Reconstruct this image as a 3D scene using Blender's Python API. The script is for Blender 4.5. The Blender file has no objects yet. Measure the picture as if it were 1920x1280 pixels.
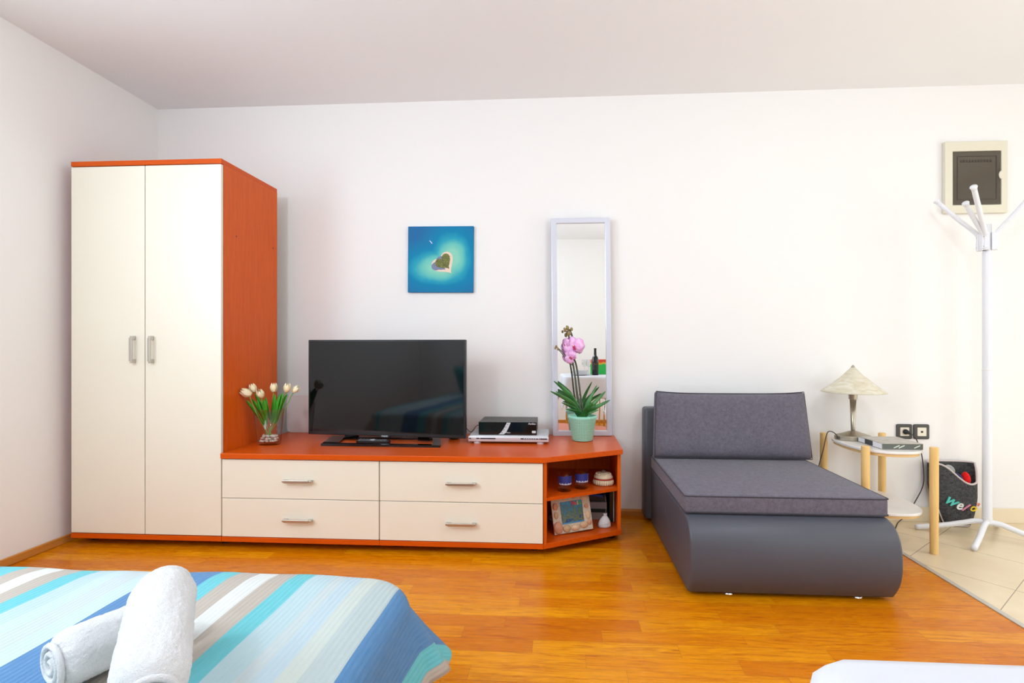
import bpy, bmesh, math, random
from mathutils import Vector, Matrix
random.seed(7)
PI = math.pi
S = bpy.context.scene
COL = S.collection
R = math.radians

# ------------------------------------------------------------------ camera, world, lights, exposure
cd = bpy.data.cameras.new('camera'); cam = bpy.data.objects.new('camera', cd); COL.objects.link(cam)
cam.location = (0, 0, 1.08); cam.rotation_euler = (R(90), 0, R(3.49))
cd.sensor_width = 36; cd.lens = 17.8125; cd.shift_x = -30/1920; cd.shift_y = 7/1920; cd.clip_start = .02
S.camera = cam
S.view_settings.view_transform = 'Standard'; S.view_settings.look = 'None'
S.view_settings.gamma = 1; S.view_settings.use_curve_mapping = False
S.view_settings.exposure = -0.22
w = bpy.data.worlds.new('sky'); S.world = w; w.use_nodes = True
w.node_tree.nodes['Background'].inputs[0].default_value = (.75, .88, 1, 1)
w.node_tree.nodes['Background'].inputs[1].default_value = 1.5

def area(name, loc, rot, sx, sy, power, col, spread=180):
    l = bpy.data.lights.new(name, 'AREA'); l.shape = 'RECTANGLE'; l.size = sx; l.size_y = sy
    l.energy = power; l.color = col; l.spread = R(spread)
    o = bpy.data.objects.new(name, l); COL.objects.link(o); o.location = loc; o.rotation_euler = rot
    return o
area('daylight_left_window', (-2.69, .62, 1.72), (0, R(-90), 0), 1.05, 1.25, 46, (.76, .88, 1))
area('daylight_balcony_door', (2.35, -.93, 1.15), (R(90), 0, 0), 1.5, 2.1, 21, (.88, .94, 1))
area('daylight_entrance', (3.96, 1.6, 1.2), (0, R(90), 0), 2.0, 1.2, 27, (1, .93, .80))
FILL_PENDANTS = ((1.25, 1.0, 2.26, 29), (-1.55, .10, 2.22, 50))  # unseen point lights added as ambient fill for ceiling and walls
for x_, y_, z_, e_ in FILL_PENDANTS:
    pl_ = bpy.data.lights.new('fill_light', 'POINT'); pl_.energy = e_; pl_.color = (.80, .90, 1); pl_.shadow_soft_size = .12
    po_ = bpy.data.objects.new('fill_light', pl_); COL.objects.link(po_); po_.location = (x_, y_, z_)

# ------------------------------------------------------------------ helpers
def lin(c):
    return tuple(((x/12.92) if x <= .04045 else ((x+.055)/1.055)**2.4) for x in c)
def C(r, g, b): return lin((r/255, g/255, b/255)) + (1,)

class N:
    """small node helper"""
    def __init__(s, name):
        s.m = bpy.data.materials.new(name); s.m.use_nodes = True
        s.t = s.m.node_tree; s.b = s.t.nodes['Principled BSDF']
    def new(s, typ, **kw):
        n = s.t.nodes.new(typ)
        for k, v in kw.items(): setattr(n, k, v)
        return n
    def link(s, a, b): s.t.links.new(a, b)
    def val(s, n, i, v):
        if hasattr(v, 'is_linked') or hasattr(v, 'links'): s.link(v, n.inputs[i])
        else: n.inputs[i].default_value = v
    def math(s, op, a, b=0.0, c=0.0):
        n = s.new('ShaderNodeMath', operation=op); s.val(n, 0, a); s.val(n, 1, b)
        if op in ('MULTIPLY_ADD',): s.val(n, 2, c)
        return n.outputs[0]
    def coord(s, kind='Object'): return s.new('ShaderNodeTexCoord').outputs[kind]
    def mapping(s, v, scale=(1, 1, 1), rot=(0, 0, 0), loc=(0, 0, 0)):
        n = s.new('ShaderNodeMapping'); s.link(v, n.inputs[0])
        n.inputs['Scale'].default_value = scale; n.inputs['Rotation'].default_value = rot; n.inputs['Location'].default_value = loc
        return n.outputs[0]
    def noise(s, v, scale, detail=3, rough=.5, dist=0):
        n = s.new('ShaderNodeTexNoise'); s.link(v, n.inputs['Vector'])
        n.inputs['Scale'].default_value = scale; n.inputs['Detail'].default_value = detail
        n.inputs['Roughness'].default_value = rough; n.inputs['Distortion'].default_value = dist
        return n.outputs['Fac']
    def ramp(s, fac, stops, interp='LINEAR'):
        n = s.new('ShaderNodeValToRGB'); s.link(fac, n.inputs[0]); cr = n.color_ramp; cr.interpolation = interp
        while len(cr.elements) > 1: cr.elements.remove(cr.elements[-1])
        cr.elements[0].position = stops[0][0]; cr.elements[0].color = stops[0][1]
        for p, c in stops[1:]:
            e = cr.elements.new(p); e.color = c
        return n.outputs[0]
    def mix(s, fac, a, b, mode='MIX'):
        n = s.new('ShaderNodeMix', data_type='RGBA', blend_type=mode)
        s.val(n, 0, fac)
        for i, v in ((6, a), (7, b)): s.val(n, i, v)
        return n.outputs[2]
    def bump(s, h, strength=.2, dist=.01):
        n = s.new('ShaderNodeBump'); s.link(h, n.inputs['Height'])
        n.inputs['Strength'].default_value = strength; n.inputs['Distance'].default_value = dist
        s.link(n.outputs[0], s.b.inputs['Normal'])
    def set(s, **kw):
        names = dict(color='Base Color', rough='Roughness', metal='Metallic', spec='Specular IOR Level', trans='Transmission Weight',
                     ior='IOR', coat='Coat Weight', coatr='Coat Roughness', sheen='Sheen Weight', sub='Subsurface Weight', alpha='Alpha')
        for k, v in kw.items(): s.val(s.b, names[k], v)
        return s.m

def plain(name, col, rough=.5, metal=0, var=.0, **kw):
    n = N(name); n.set(rough=rough, metal=metal, **kw)
    if var:
        f = n.noise(n.coord(), 40, 3)
        a = tuple(x*(1-var) for x in col[:3]) + (1,); b = tuple(min(1, x*(1+var)) for x in col[:3]) + (1,)
        n.set(color=n.mix(f, a, b))
    else: n.set(color=col)
    return n.m

def laminate(name, c1, c2, axis, rough=.34):
    n = N(name); v = n.coord()
    sc = {'x': (1.2, 22, 22), 'y': (22, 1.2, 22), 'z': (22, 22, 1.2)}[axis]
    f = n.noise(n.mapping(v, sc), 4, 5, .6, .4)
    f2 = n.noise(n.mapping(v, tuple(q*4 for q in sc)), 6, 3, .6)
    f = n.math('ADD', n.math('MULTIPLY', f, .7), n.math('MULTIPLY', f2, .3))
    n.set(color=n.ramp(f, [(.3, c1), (.7, c2)]), rough=rough, spec=.25)
    return n.m

M = {}
M['orange_x'] = laminate('cherry laminate lengthwise', C(200, 74, 4), C(220, 92, 10), 'x', .3)
M['orange_z'] = laminate('cherry laminate upright', C(204, 82, 8), C(226, 100, 16), 'z')
M['orange_edge'] = plain('cherry edge band', C(226, 104, 14), .4, var=.05)
M['cream'] = plain('cream lacquer', C(239, 232, 214), .34, spec=.8)
M['steel'] = plain('brushed nickel', C(196, 192, 184), .32, .9)
M['chrome'] = plain('chrome', C(225, 225, 228), .12, 1)
M['black'] = plain('black plastic', C(18, 18, 20), .35)
M['black_gloss'] = plain('black gloss plastic', C(8, 8, 10), .08)
M['white_gloss'] = plain('white enamel', C(235, 236, 240), .3)
M['white_matt'] = plain('white plastic', C(236, 232, 230), .5)
M['silver'] = plain('silver plastic', C(204, 206, 210), .35, .1)

def wallmat(name, col, bs=.08):
    n = N(name); n.set(color=col, rough=.85, spec=.2)
    n.bump(n.noise(n.coord(), 140, 3), bs, .002); return n.m
M['wall'] = wallmat('white painted plaster', C(244, 241, 238))
M['ceiling'] = wallmat('white painted ceiling', C(247, 247, 247))

def parquet():
    n = N('oak strip parquet'); v = n.coord()
    sp = n.new('ShaderNodeSeparateXYZ'); n.link(v, sp.inputs[0]); X, Y = sp.outputs[0], sp.outputs[1]
    W, L = .078, .52
    yr = n.math('DIVIDE', n.math('ADD', Y, 10), W); row = n.math('FLOOR', yr); fy = n.math('FRACT', yr)
    wn = n.new('ShaderNodeTexWhiteNoise', noise_dimensions='1D'); n.link(row, wn.inputs['W'])
    xs = n.math('ADD', n.math('DIVIDE', n.math('ADD', X, 10), L), n.math('MULTIPLY', wn.outputs[0], 7.3))
    cell = n.math('FLOOR', xs); fx = n.math('FRACT', xs)
    cb = n.new('ShaderNodeCombineXYZ'); n.link(row, cb.inputs[0]); n.link(cell, cb.inputs[1])
    wn2 = n.new('ShaderNodeTexWhiteNoise', noise_dimensions='2D'); n.link(cb.outputs[0], wn2.inputs['Vector'])
    r = wn2.outputs[0]
    base = n.ramp(r, [(0, C(212, 118, 0)), (.25, C(222, 130, 0)), (.6, C(231, 142, 2)), (1, C(240, 158, 10))])
    # grain, shifted per board
    off = n.new('ShaderNodeCombineXYZ'); n.link(n.math('MULTIPLY', r, 30), off.inputs[0]); n.link(n.math('MULTIPLY', r, 17), off.inputs[1])
    va = n.new('ShaderNodeVectorMath', operation='ADD'); n.link(v, va.inputs[0]); n.link(off.outputs[0], va.inputs[1])
    g = n.noise(n.mapping(va.outputs[0], (1.6, 26, 1)), 3.2, 6, .62, 1.2)
    g2 = n.noise(n.mapping(va.outputs[0], (4, 120, 1)), 4, 3, .6)
    gg = n.math('ADD', n.math('MULTIPLY', g, .7), n.math('MULTIPLY', g2, .3))
    col = n.mix(n.ramp(gg, [(.34, (.95, .95, .95, 1)), (.50, (.25, .25, .25, 1)), (.62, (0, 0, 0, 1))]), base, C(176, 80, 0))
    ex = n.math('MULTIPLY', n.math('MINIMUM', fx, n.math('SUBTRACT', 1, fx)), L)
    ey = n.math('MULTIPLY', n.math('MINIMUM', fy, n.math('SUBTRACT', 1, fy)), W)
    gap = n.math('LESS_THAN', n.math('MINIMUM', ex, ey), .0006)
    col = n.mix(n.math('MULTIPLY', gap, .55), col, C(110, 55, 12))
    n.set(color=col, rough=n.math('ADD', .22, n.math('MULTIPLY', g2, .10)), spec=.22)
    n.bump(n.math('MULTIPLY', gap, -1.0), .15, .001)
    return n.m
M['parquet'] = parquet()

def tiles():
    n = N('beige floor tile'); v = n.coord()
    sp = n.new('ShaderNodeSeparateXYZ'); n.link(v, sp.inputs[0]); X, Y = sp.outputs[0], sp.outputs[1]
    ca, sa = math.cos(R(40.3)), math.sin(R(40.3))
    p = n.math('ADD', n.math('MULTIPLY', X, ca), n.math('MULTIPLY', Y, sa))
    q = n.math('ADD', n.math('MULTIPLY', X, -sa), n.math('MULTIPLY', Y, ca))
    T = .405
    a = n.math('FRACT', n.math('DIVIDE', n.math('ADD', p, T*20-3.06), T))
    b = n.math('FRACT', n.math('DIVIDE', n.math('ADD', q, T*20-.905), T))
    e = n.math('MULTIPLY', n.math('MINIMUM', n.math('MINIMUM', a, n.math('SUBTRACT', 1, a)), n.math('MINIMUM', b, n.math('SUBTRACT', 1, b))), T)
    gap = n.math('LESS_THAN', e, .0016)
    base = n.ramp(n.noise(v, 5, 5, .6), [(.3, C(228, 208, 172)), (.7, C(238, 220, 187))])
    n.set(color=n.mix(gap, base, C(150, 130, 105)), rough=.3, spec=.5)
    return n.m
M['tile'] = tiles()
M['tile_skirt'] = plain('tile skirting', C(238, 222, 192), .4)
M['oak'] = laminate('oak skirting', C(190, 120, 48), C(210, 145, 66), 'x', .4)
M['oak_y'] = laminate('oak skirting along left wall', C(190, 120, 48), C(210, 145, 66), 'y', .4)

def fabric(name, c1, c2, s=420, b=.25, sheen=.15):
    n = N(name); v = n.coord()
    f = n.noise(n.mapping(v, (.25, .25, 1)), s, 2, .6); f2 = n.noise(n.mapping(v, (1, 1, .25)), s, 2, .6)
    f3 = n.noise(v, 60, 2)
    ff = n.math('ADD', n.math('ADD', n.math('MULTIPLY', f, .4), n.math('MULTIPLY', f2, .4)), n.math('MULTIPLY', f3, .2))
    n.set(color=n.ramp(ff, [(.36, c1), (.64, c2)]), rough=.9, spec=.15, sheen=sheen)
    n.bump(ff, b, .002); return n.m
M['sofa_fabric'] = fabric('grey woven upholstery', C(80, 76, 86), C(124, 118, 130), 850)
M['leather'] = (lambda n: (n.set(color=C(77, 79, 88), rough=.45, spec=.5), n.bump(n.noise(n.coord(), 350, 3), .08, .001), n.m)[2])(N('grey leatherette'))
M['felt'] = fabric('dark grey felt', C(48, 48, 50), C(92, 92, 92), 200, .4, 0)
M['terry'] = (lambda n: (n.set(color=C(246, 246, 247), rough=1, spec=.1, sheen=.5), n.bump(n.noise(n.coord(), 260, 4, .7), .9, .006), n.m)[2])(N('white terry cloth'))
M['linen'] = (lambda n: (n.set(color=C(214, 214, 219), rough=.9, spec=.15), n.bump(n.noise(n.coord(), 12, 3), .25, .01), n.m)[2])(N('white cotton'))
M['pine'] = laminate('light beech dowel', C(232, 186, 112), C(246, 208, 140), 'z', .45)
M['pine_flat'] = plain('light beech rail', C(236, 196, 132), .45, var=.05)

def glass(name, col=(1, 1, 1, 1), rough=0.0, ior=1.45):
    n = N(name); n.set(color=col, rough=rough, trans=1.0, ior=ior, spec=.5)
    # pale transparent shadows instead of caustics
    t = n.new('ShaderNodeBsdfTransparent'); return n.m
def thin_glass(name):
    n = N(name); out = n.t.nodes['Material Output']
    tr = n.new('ShaderNodeBsdfTransparent'); tr.inputs[0].default_value = (.95, .965, .965, 1)
    gl = n.new('ShaderNodeBsdfGlossy'); gl.inputs['Roughness'].default_value = .02
    lw = n.new('ShaderNodeLayerWeight'); lw.inputs[0].default_value = .5
    fc = n.math('ADD', .03, n.math('MULTIPLY', n.math('POWER', lw.outputs['Facing'], 3), .75))
    mx = n.new('ShaderNodeMixShader'); n.link(fc, mx.inputs[0]); n.link(tr.outputs[0], mx.inputs[1]); n.link(gl.outputs[0], mx.inputs[2])
    n.link(mx.outputs[0], out.inputs[0]); return n.m
M['glass'] = thin_glass('clear glass')
M['pane'] = glass('window glass', C(250, 252, 252), 0, 1.05)

# mesh builders
def bm_(): return bmesh.new()
def box(bm, x0, x1, y0, y1, z0, z1):
    vs = [bm.verts.new((x, y, z)) for z in (z0, z1) for y in (y0, y1) for x in (x0, x1)]
    for f in ((0, 2, 3, 1), (4, 5, 7, 6), (0, 1, 5, 4), (2, 6, 7, 3), (0, 4, 6, 2), (1, 3, 7, 5)):
        bm.faces.new([vs[i] for i in f])
    return bm
def prism(bm, poly, z0, z1):
    a = [bm.verts.new((x, y, z0)) for x, y in poly]; b = [bm.verts.new((x, y, z1)) for x, y in poly]
    n = len(poly)
    bm.faces.new(a[::-1]); bm.faces.new(b)
    for i in range(n): bm.faces.new((a[i], a[(i+1) % n], b[(i+1) % n], b[i]))
    return bm
def ring(bm, o, i, y0, y1):
    """rectangular frame in the XZ plane: o, i = (x0, x1, z0, z1) outside and inside"""
    def loop(q, y): return [bm.verts.new((x, y, z)) for x, z in ((q[0], q[2]), (q[1], q[2]), (q[1], q[3]), (q[0], q[3]))]
    A, B, Cc, D = loop(o, y0), loop(i, y0), loop(o, y1), loop(i, y1)
    for k in range(4):
        j = (k+1) % 4
        bm.faces.new((A[k], A[j], B[j], B[k])); bm.faces.new((Cc[k], D[k], D[j], Cc[j]))
        bm.faces.new((A[k], Cc[k], Cc[j], A[j])); bm.faces.new((B[k], B[j], D[j], D[k]))
    return bm
def prism_x(bm, prof, x0, x1):
    a = [bm.verts.new((x0, y, z)) for y, z in prof]; b = [bm.verts.new((x1, y, z)) for y, z in prof]
    n = len(prof); bm.faces.new(a); bm.faces.new(b[::-1])
    for i in range(n): bm.faces.new((a[i], b[i], b[(i+1) % n], a[(i+1) % n]))
    return bm
def lathe(bm, prof, c=(0, 0, 0), seg=32, sx=1, sy=1, closed=False):
    rings = []
    for r, z in prof:
        if r < 1e-6: rings.append([bm.verts.new((c[0], c[1], c[2]+z))])
        else: rings.append([bm.verts.new((c[0]+r*sx*math.cos(2*PI*k/seg), c[1]+r*sy*math.sin(2*PI*k/seg), c[2]+z)) for k in range(seg)])
    prs = list(zip(rings, rings[1:]))
    if closed: prs.append((rings[-1], rings[0]))
    for a, b in prs:
        if len(a) == 1 and len(b) == 1: continue
        for k in range(seg):
            k2 = (k+1) % seg
            if len(a) == 1: bm.faces.new((a[0], b[k2], b[k]))
            elif len(b) == 1: bm.faces.new((a[k], a[k2], b[0]))
            else: bm.faces.new((a[k], a[k2], b[k2], b[k]))
    if not closed:
        if len(rings[0]) > 1: bm.faces.new(rings[0][::-1])
        if len(rings[-1]) > 1: bm.faces.new(rings[-1])
    return bm
def smooth_pts(pts, n=8):
    P = [Vector(p) for p in pts]
    if len(P) < 3: return P
    out = []
    for i in range(len(P)-1):
        p0 = P[max(i-1, 0)]; p1 = P[i]; p2 = P[i+1]; p3 = P[min(i+2, len(P)-1)]
        for k in range(n):
            t = k/n
            out.append(.5*((2*p1)+(-p0+p2)*t+(2*p0-5*p1+4*p2-p3)*t*t+(-p0+3*p1-3*p2+p3)*t**3))
    out.append(P[-1]); return out
def tube(bm, pts, r, seg=10, sm=0, closed=False):
    if sm: pts = smooth_pts(pts, sm)
    P = [Vector(p) for p in pts]; n = len(P)
    rr = r if isinstance(r, (list, tuple)) else None
    rings = []; up = None
    for i, p in enumerate(P):
        if closed: t = (P[(i+1) % n]-P[i-1]).normalized()
        else: t = (P[min(i+1, n-1)]-P[max(i-1, 0)]).normalized()
        if up is None:
            up = Vector((0, 0, 1)) if abs(t.z) < .9 else Vector((1, 0, 0))
        a = t.cross(up)
        if a.length < 1e-5: a = t.cross(Vector((0, 1, 0)))
        a.normalize(); b = a.cross(t).normalized(); up = b
        if rr:
            f = i/(n-1)*(len(rr)-1); k = min(int(f), len(rr)-2); q = rr[k]+(rr[k+1]-rr[k])*(f-k)
        else: q = r
        rings.append([bm.verts.new(p+a*q*math.cos(2*PI*k/seg)+b*q*math.sin(2*PI*k/seg)) for k in range(seg)])
    prs = list(zip(rings, rings[1:]))
    if closed: prs.append((rings[-1], rings[0]))
    for a, b in prs:
        for k in range(seg): bm.faces.new((a[k], a[(k+1) % seg], b[(k+1) % seg], b[k]))
    if not closed:
        bm.faces.new(rings[0][::-1]); bm.faces.new(rings[-1])
    return bm
def ball(bm, c, r, sx=1, sy=1, sz=1, u=16, v=10, rot=None):
    m = Matrix.Translation(c) @ (rot or Matrix()) @ Matrix.Diagonal((sx*r, sy*r, sz*r, 1))
    bmesh.ops.create_uvsphere(bm, u_segments=u, v_segments=v, radius=1, matrix=m); return bm
def rrect(x0, x1, y0, y1, r, n=5):
    out = []
    for cx, cy, a0 in ((x1-r, y1-r, 0), (x0+r, y1-r, 90), (x0+r, y0+r, 180), (x1-r, y0+r, 270)):
        for k in range(n+1):
            a = R(a0+90*k/n); out.append((cx+r*math.cos(a), cy+r*math.sin(a)))
    return out

def root_matrix(o):
    while o.parent: o = o.parent
    return Matrix.Translation(o.location) @ o.rotation_euler.to_matrix().to_4x4()
def obj(name, bm, mat, parent=None, world=True, smooth=False, bevel=0, seg=2, subsurf=0, solid=0, label=None):
    """ONE mesh object; coordinates are the room's unless world=False (then the thing's own)."""
    if parent and world: bm.transform(root_matrix(parent).inverted())
    bmesh.ops.recalc_face_normals(bm, faces=bm.faces[:])
    me = bpy.data.meshes.new(name); bm.to_mesh(me); bm.free()
    if smooth:
        for p in me.polygons: p.use_smooth = True
    o = bpy.data.objects.new(name, me); COL.objects.link(o)
    if isinstance(mat, str): mat = M[mat]
    me.materials.append(mat)
    if parent: o.parent = parent
    if solid: m = o.modifiers.new('s', 'SOLIDIFY'); m.thickness = solid; m.offset = 0
    if bevel:
        m = o.modifiers.new('b', 'BEVEL'); m.width = bevel; m.segments = seg; m.limit_method = 'ANGLE'; m.angle_limit = R(35)
        for p in me.polygons: p.use_smooth = seg > 2
    if subsurf: m = o.modifiers.new('ss', 'SUBSURF'); m.levels = subsurf; m.render_levels = subsurf
    if label: o['label'] = label
    return o
def thing(name, label, cat, loc=(0, 0, 0), rot=(0, 0, 0), group=None):
    o = bpy.data.objects.new(name, None); COL.objects.link(o); o.empty_display_size = .1
    o.location = loc; o.rotation_euler = rot; o['label'] = label; o['category'] = cat
    if group: o['group'] = group
    return o
def tag(o, label, cat, group=None, kind=None):
    o['label'] = label; o['category'] = cat
    if group: o['group'] = group
    if kind: o['kind'] = kind
    return o
def struct(name, bm, mat, **kw):
    o = obj(name, bm, mat, **kw)
    if not o.parent: o['kind'] = 'structure'
    return o
def copy_tree(o, parent=None):
    c = o.copy(); COL.objects.link(c); c.parent = parent
    for ch in list(o.children): copy_tree(ch, c)
    return c
def text(name, s, mat, parent, size, m, ext=.0004, shear=0, bold=0, world=True):
    cu = bpy.data.curves.new(name, 'FONT'); cu.body = s; cu.size = size; cu.extrude = ext; cu.shear = shear; cu.offset = bold
    cu.align_x = 'CENTER'; cu.align_y = 'CENTER'; cu.resolution_u = 3
    t = bpy.data.objects.new(name, cu); me = bpy.data.meshes.new_from_object(t); bpy.data.objects.remove(t)
    bm = bm_(); bm.from_mesh(me); bpy.data.meshes.remove(me)
    bm.transform(m)
    return obj(name, bm, mat, parent, world=world)
FACE = Matrix.Rotation(R(90), 4, 'X')        # text standing upright, facing -Y

# ------------------------------------------------------------------ the room
XL, XR, YB, YF, H = -2.70, 4.0, 3.26, -.98, 2.67
struct('wall_back', box(bm_(), XL-.12, XR+.12, YB, YB+.12, -.05, H+.1), 'wall')
bm = bm_()                                    # left wall with its window opening
wy0, wy1, wz0, wz1 = .0, 1.25, 1.18, 2.26
for a in ((YF, YB, -.05, wz0), (YF, YB, wz1, H+.1), (YF, wy0, wz0, wz1), (wy1, YB, wz0, wz1)): box(bm, XL-.12, XL, *a)
struct('wall_left', bm, 'wall')
bm = bm_()
dx0, dx1, dz1 = 1.6, 3.1, 2.2
for a in ((XL-.12, dx0, -.05, H+.1), (dx1, XR+.12, -.05, H+.1), (dx0, dx1, dz1, H+.1)): box(bm, a[0], a[1], YF-.12, YF, a[2], a[3])
struct('wall_front', bm, 'wall')
bm = bm_()
for a in ((YF, .9, -.05, H+.1), (2.3, YB, -.05, H+.1), (.9, 2.3, 2.2, H+.1)): box(bm, XR, XR+.12, a[0], a[1], a[2], a[3])
struct('wall_right', bm, 'wall')
struct('ceiling', box(bm_(), XL-.12, XR+.12, YF-.12, YB+.12, H, H+.1), 'ceiling')
XT = 1.78
struct('floor', box(bm_(), XL-.12, XT, YF-.12, YB+.12, -.1, 0), 'parquet')
struct('floor_tiled', box(bm_(), XT, XR+.12, YF-.12, YB+.12, -.1, 0), 'tile')
struct('trim_1', box(bm_(), XT-.012, XT+.014, YF, YB, -.002, .004), plain('aluminium threshold', C(205, 200, 190), .4, .6), bevel=.002)
def skirt(prof_h=.040, t=.016): return [(YB-.002, 0.0), (YB-t, 0), (YB-t, prof_h*.7), (YB-t*.5, prof_h), (YB-.002, prof_h)]
struct('baseboard_back', prism_x(bm_(), skirt(), XL, XT), 'oak')
struct('baseboard_back_tiled', box(bm_(), XT, XR, YB-.012, YB-.001, 0, .088), 'tile_skirt', bevel=.002)
struct('baseboard_left', box(bm_(), XL, XL+.016, YF, YB-.017, 0, .042), 'oak_y', bevel=.005)
struct('baseboard_front', box(bm_(), XL, dx0, YF, YF+.014, 0, .042), 'oak', bevel=.004)
def window(name, x, y0, y1, z0, z1, axis, out):
    """frame with one mullion, pane behind the daylight"""
    bm = bm_(); f = .05
    def bx(a0, a1, b0, b1):
        if axis == 'x': box(bm, min(x, x+out*.05), max(x, x+out*.05), a0, a1, b0, b1)
        else: box(bm, a0, a1, min(x, x+out*.05), max(x, x+out*.05), b0, b1)
    bx(y0, y1, z0, z0+f); bx(y0, y1, z1-f, z1); bx(y0, y0+f, z0+f, z1-f); bx(y1-f, y1, z0+f, z1-f)
    mid = (y0+y1)/2; bx(mid-f/2, mid+f/2, z0+f, z1-f)
    o = struct(name, bm, 'white_gloss')
    bm = bm_(); xx = x+out*.02
    if axis == 'x': box(bm, min(xx, xx+out*.006), max(xx, xx+out*.006), y0+f, y1-f, z0+f, z1-f)
    else: box(bm, y0+f, y1-f, min(xx, xx+out*.006), max(xx, xx+out*.006), z0+f, z1-f)
    obj('pane', bm, 'pane', o); return o
window('window_1', XL-.05, wy0, wy1, wz0, wz1, 'x', -1)
window('door_1', YF-.05, dx0, dx1, 0, dz1, 'y', -1)
window('door_2', XR+.05, .9, 2.3, 0, 2.2, 'x', 1)

# added pendant fittings for the fill lights, out of frame, each light below its socket
for k, (x_, y_, z_, e_) in enumerate(FILL_PENDANTS):
    t = thing('fill_pendant', ('added fill-light pendant over the middle of the room', 'added fill-light pendant over the striped bed')[k], 'lamp', (x_, y_, H), group='added fill-light pendants')
    obj('canopy', lathe(bm_(), [(0, -.03), (.05, -.025), (.055, 0), (0, 0)], (x_, y_, H-.001), 24), 'white_gloss', t)
    obj('cable', tube(bm_(), [(x_, y_, H-.02), (x_, y_, z_+.20)], .003, 6), 'white_matt', t)
    obj('socket', lathe(bm_(), [(.018, .13), (.020, .20), (0, .20)], (x_, y_, z_), 16), 'white_gloss', t)

# ------------------------------------------------------------------ wardrobe
def bow_handle(parent, cx, y, cz, length, vertical, name='handle'):
    """bar standing off the front on two mounts"""
    bm = bm_(); h = length/2; d = .028; wd = .011
    segs = [(-h, -h+.022, y-d, y), (h-.022, h, y-d, y), (-h+.01, h-.01, y-d-.004, y-d+.006)]
    for a, b, y0, y1 in segs:
        k = wd/2 if y1 == y else wd/2+.002
        if vertical: box(bm, cx-k, cx+k, y0, y1, cz+a, cz+b)
        else: box(bm, cx+a, cx+b, y0, y1, cz-k, cz+k)
    return obj(name, bm, 'steel', parent, bevel=.002)
def foot(parent, x, y, h=.04):
    obj('foot', lathe(bm_(), [(.022, 0), (.022, .008), (.014, .012), (.014, h), (0, h)], (x, y, 0), 16), 'black', parent)

WX0, WX1, WYf, WYb, WT = -2.63, -1.785, 2.58, 3.113, 2.07
t = thing('wardrobe', 'tall two-door wardrobe with cream doors and orange cherry-coloured sides', 'wardrobe', ((WX0+WX1)/2, (WYf+WYb)/2, 0))
obj('side_panel', box(bm_(), WX0, WX0+.018, WYf+.022, WYb, .066, WT-.026), 'orange_z', t)
sp_ = obj('side_panel', box(bm_(), WX1-.018, WX1, WYf+.022, WYb, .066, WT-.026), 'orange_z', t)
for yy, zz in ((2.705, 1.683), (3.067, 1.687)):
    obj('screw_cap', (lambda b: (b.transform(Matrix.Translation((WX1, yy, zz)) @ Matrix.Rotation(R(90), 4, 'Y')), b)[1])(lathe(bm_(), [(.005, -.001), (.005, .0015), (0, .0015)], seg=12)), plain('dark cap', C(120, 45, 12), .5), t)
obj('top_panel', box(bm_(), WX0, WX1, WYf, WYb, WT-.026, WT), 'orange_x', t, bevel=.0015)
obj('bottom_panel', box(bm_(), WX0, WX1, WYf, WYb, .04, .066), 'orange_x', t, bevel=.0015)
obj('back_panel', box(bm_(), WX0+.018, WX1-.018, WYb-.006, WYb, .066, WT-.026), 'cream', t)
xm = -2.21
for a, b, hx in ((WX0+.002, xm-.002, xm-.056), (xm+.002, WX1-.002, xm+.046)):
    d = obj('door', box(bm_(), a, b, WYf, WYf+.019, .070, WT-.030), 'cream', t, bevel=.002)
    bow_handle(d, hx, WYf, 1.057, .145, True)
for x in (WX0+.05, WX1-.04):
    for y in (WYf+.10, WYb-.05): foot(t, x, y)

# ------------------------------------------------------------------ low drawer units, corner unit, worktop
def drawer_unit(x0, x1, label):
    t = thing('drawer_unit', label, 'drawers', ((x0+x1)/2, 2.9, 0), group='low drawer units under the worktop')
    obj('side_panel', box(bm_(), x0, x0+.016, 2.602, 3.235, .066, .4815), 'orange_z', t)
    obj('side_panel', box(bm_(), x1-.016, x1, 2.602, 3.235, .066, .4815), 'orange_z', t)
    obj('bottom_panel', box(bm_(), x0, x1, 2.58, 3.235, .04, .066), 'orange_x', t, bevel=.0015)
    obj('back_panel', box(bm_(), x0+.016, x1-.016, 3.229, 3.235, .066, .4815), 'cream', t)
    for z0, z1 in ((.069, .270), (.273, .477)):
        bm = box(bm_(), x0+.002, x1-.002, 2.58, 2.599, z0, z1)
        d = obj('drawer', bm, 'cream', t, bevel=.0015)
        bow_handle(d, (x0+x1)/2-.005 if x0 < -1.5 else (x0+x1)/2+.005, 2.58, (z0+z1)/2-.004, .155, False)
    for x in (x0+.06, x1-.05):
        for y in (2.69, 3.18): foot(t, x, y)
drawer_unit(-1.783, -.932, 'low two-drawer unit with cream fronts next to the wardrobe')
drawer_unit(-.931, -.080, 'low two-drawer unit with cream fronts next to the open corner shelf')

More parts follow.
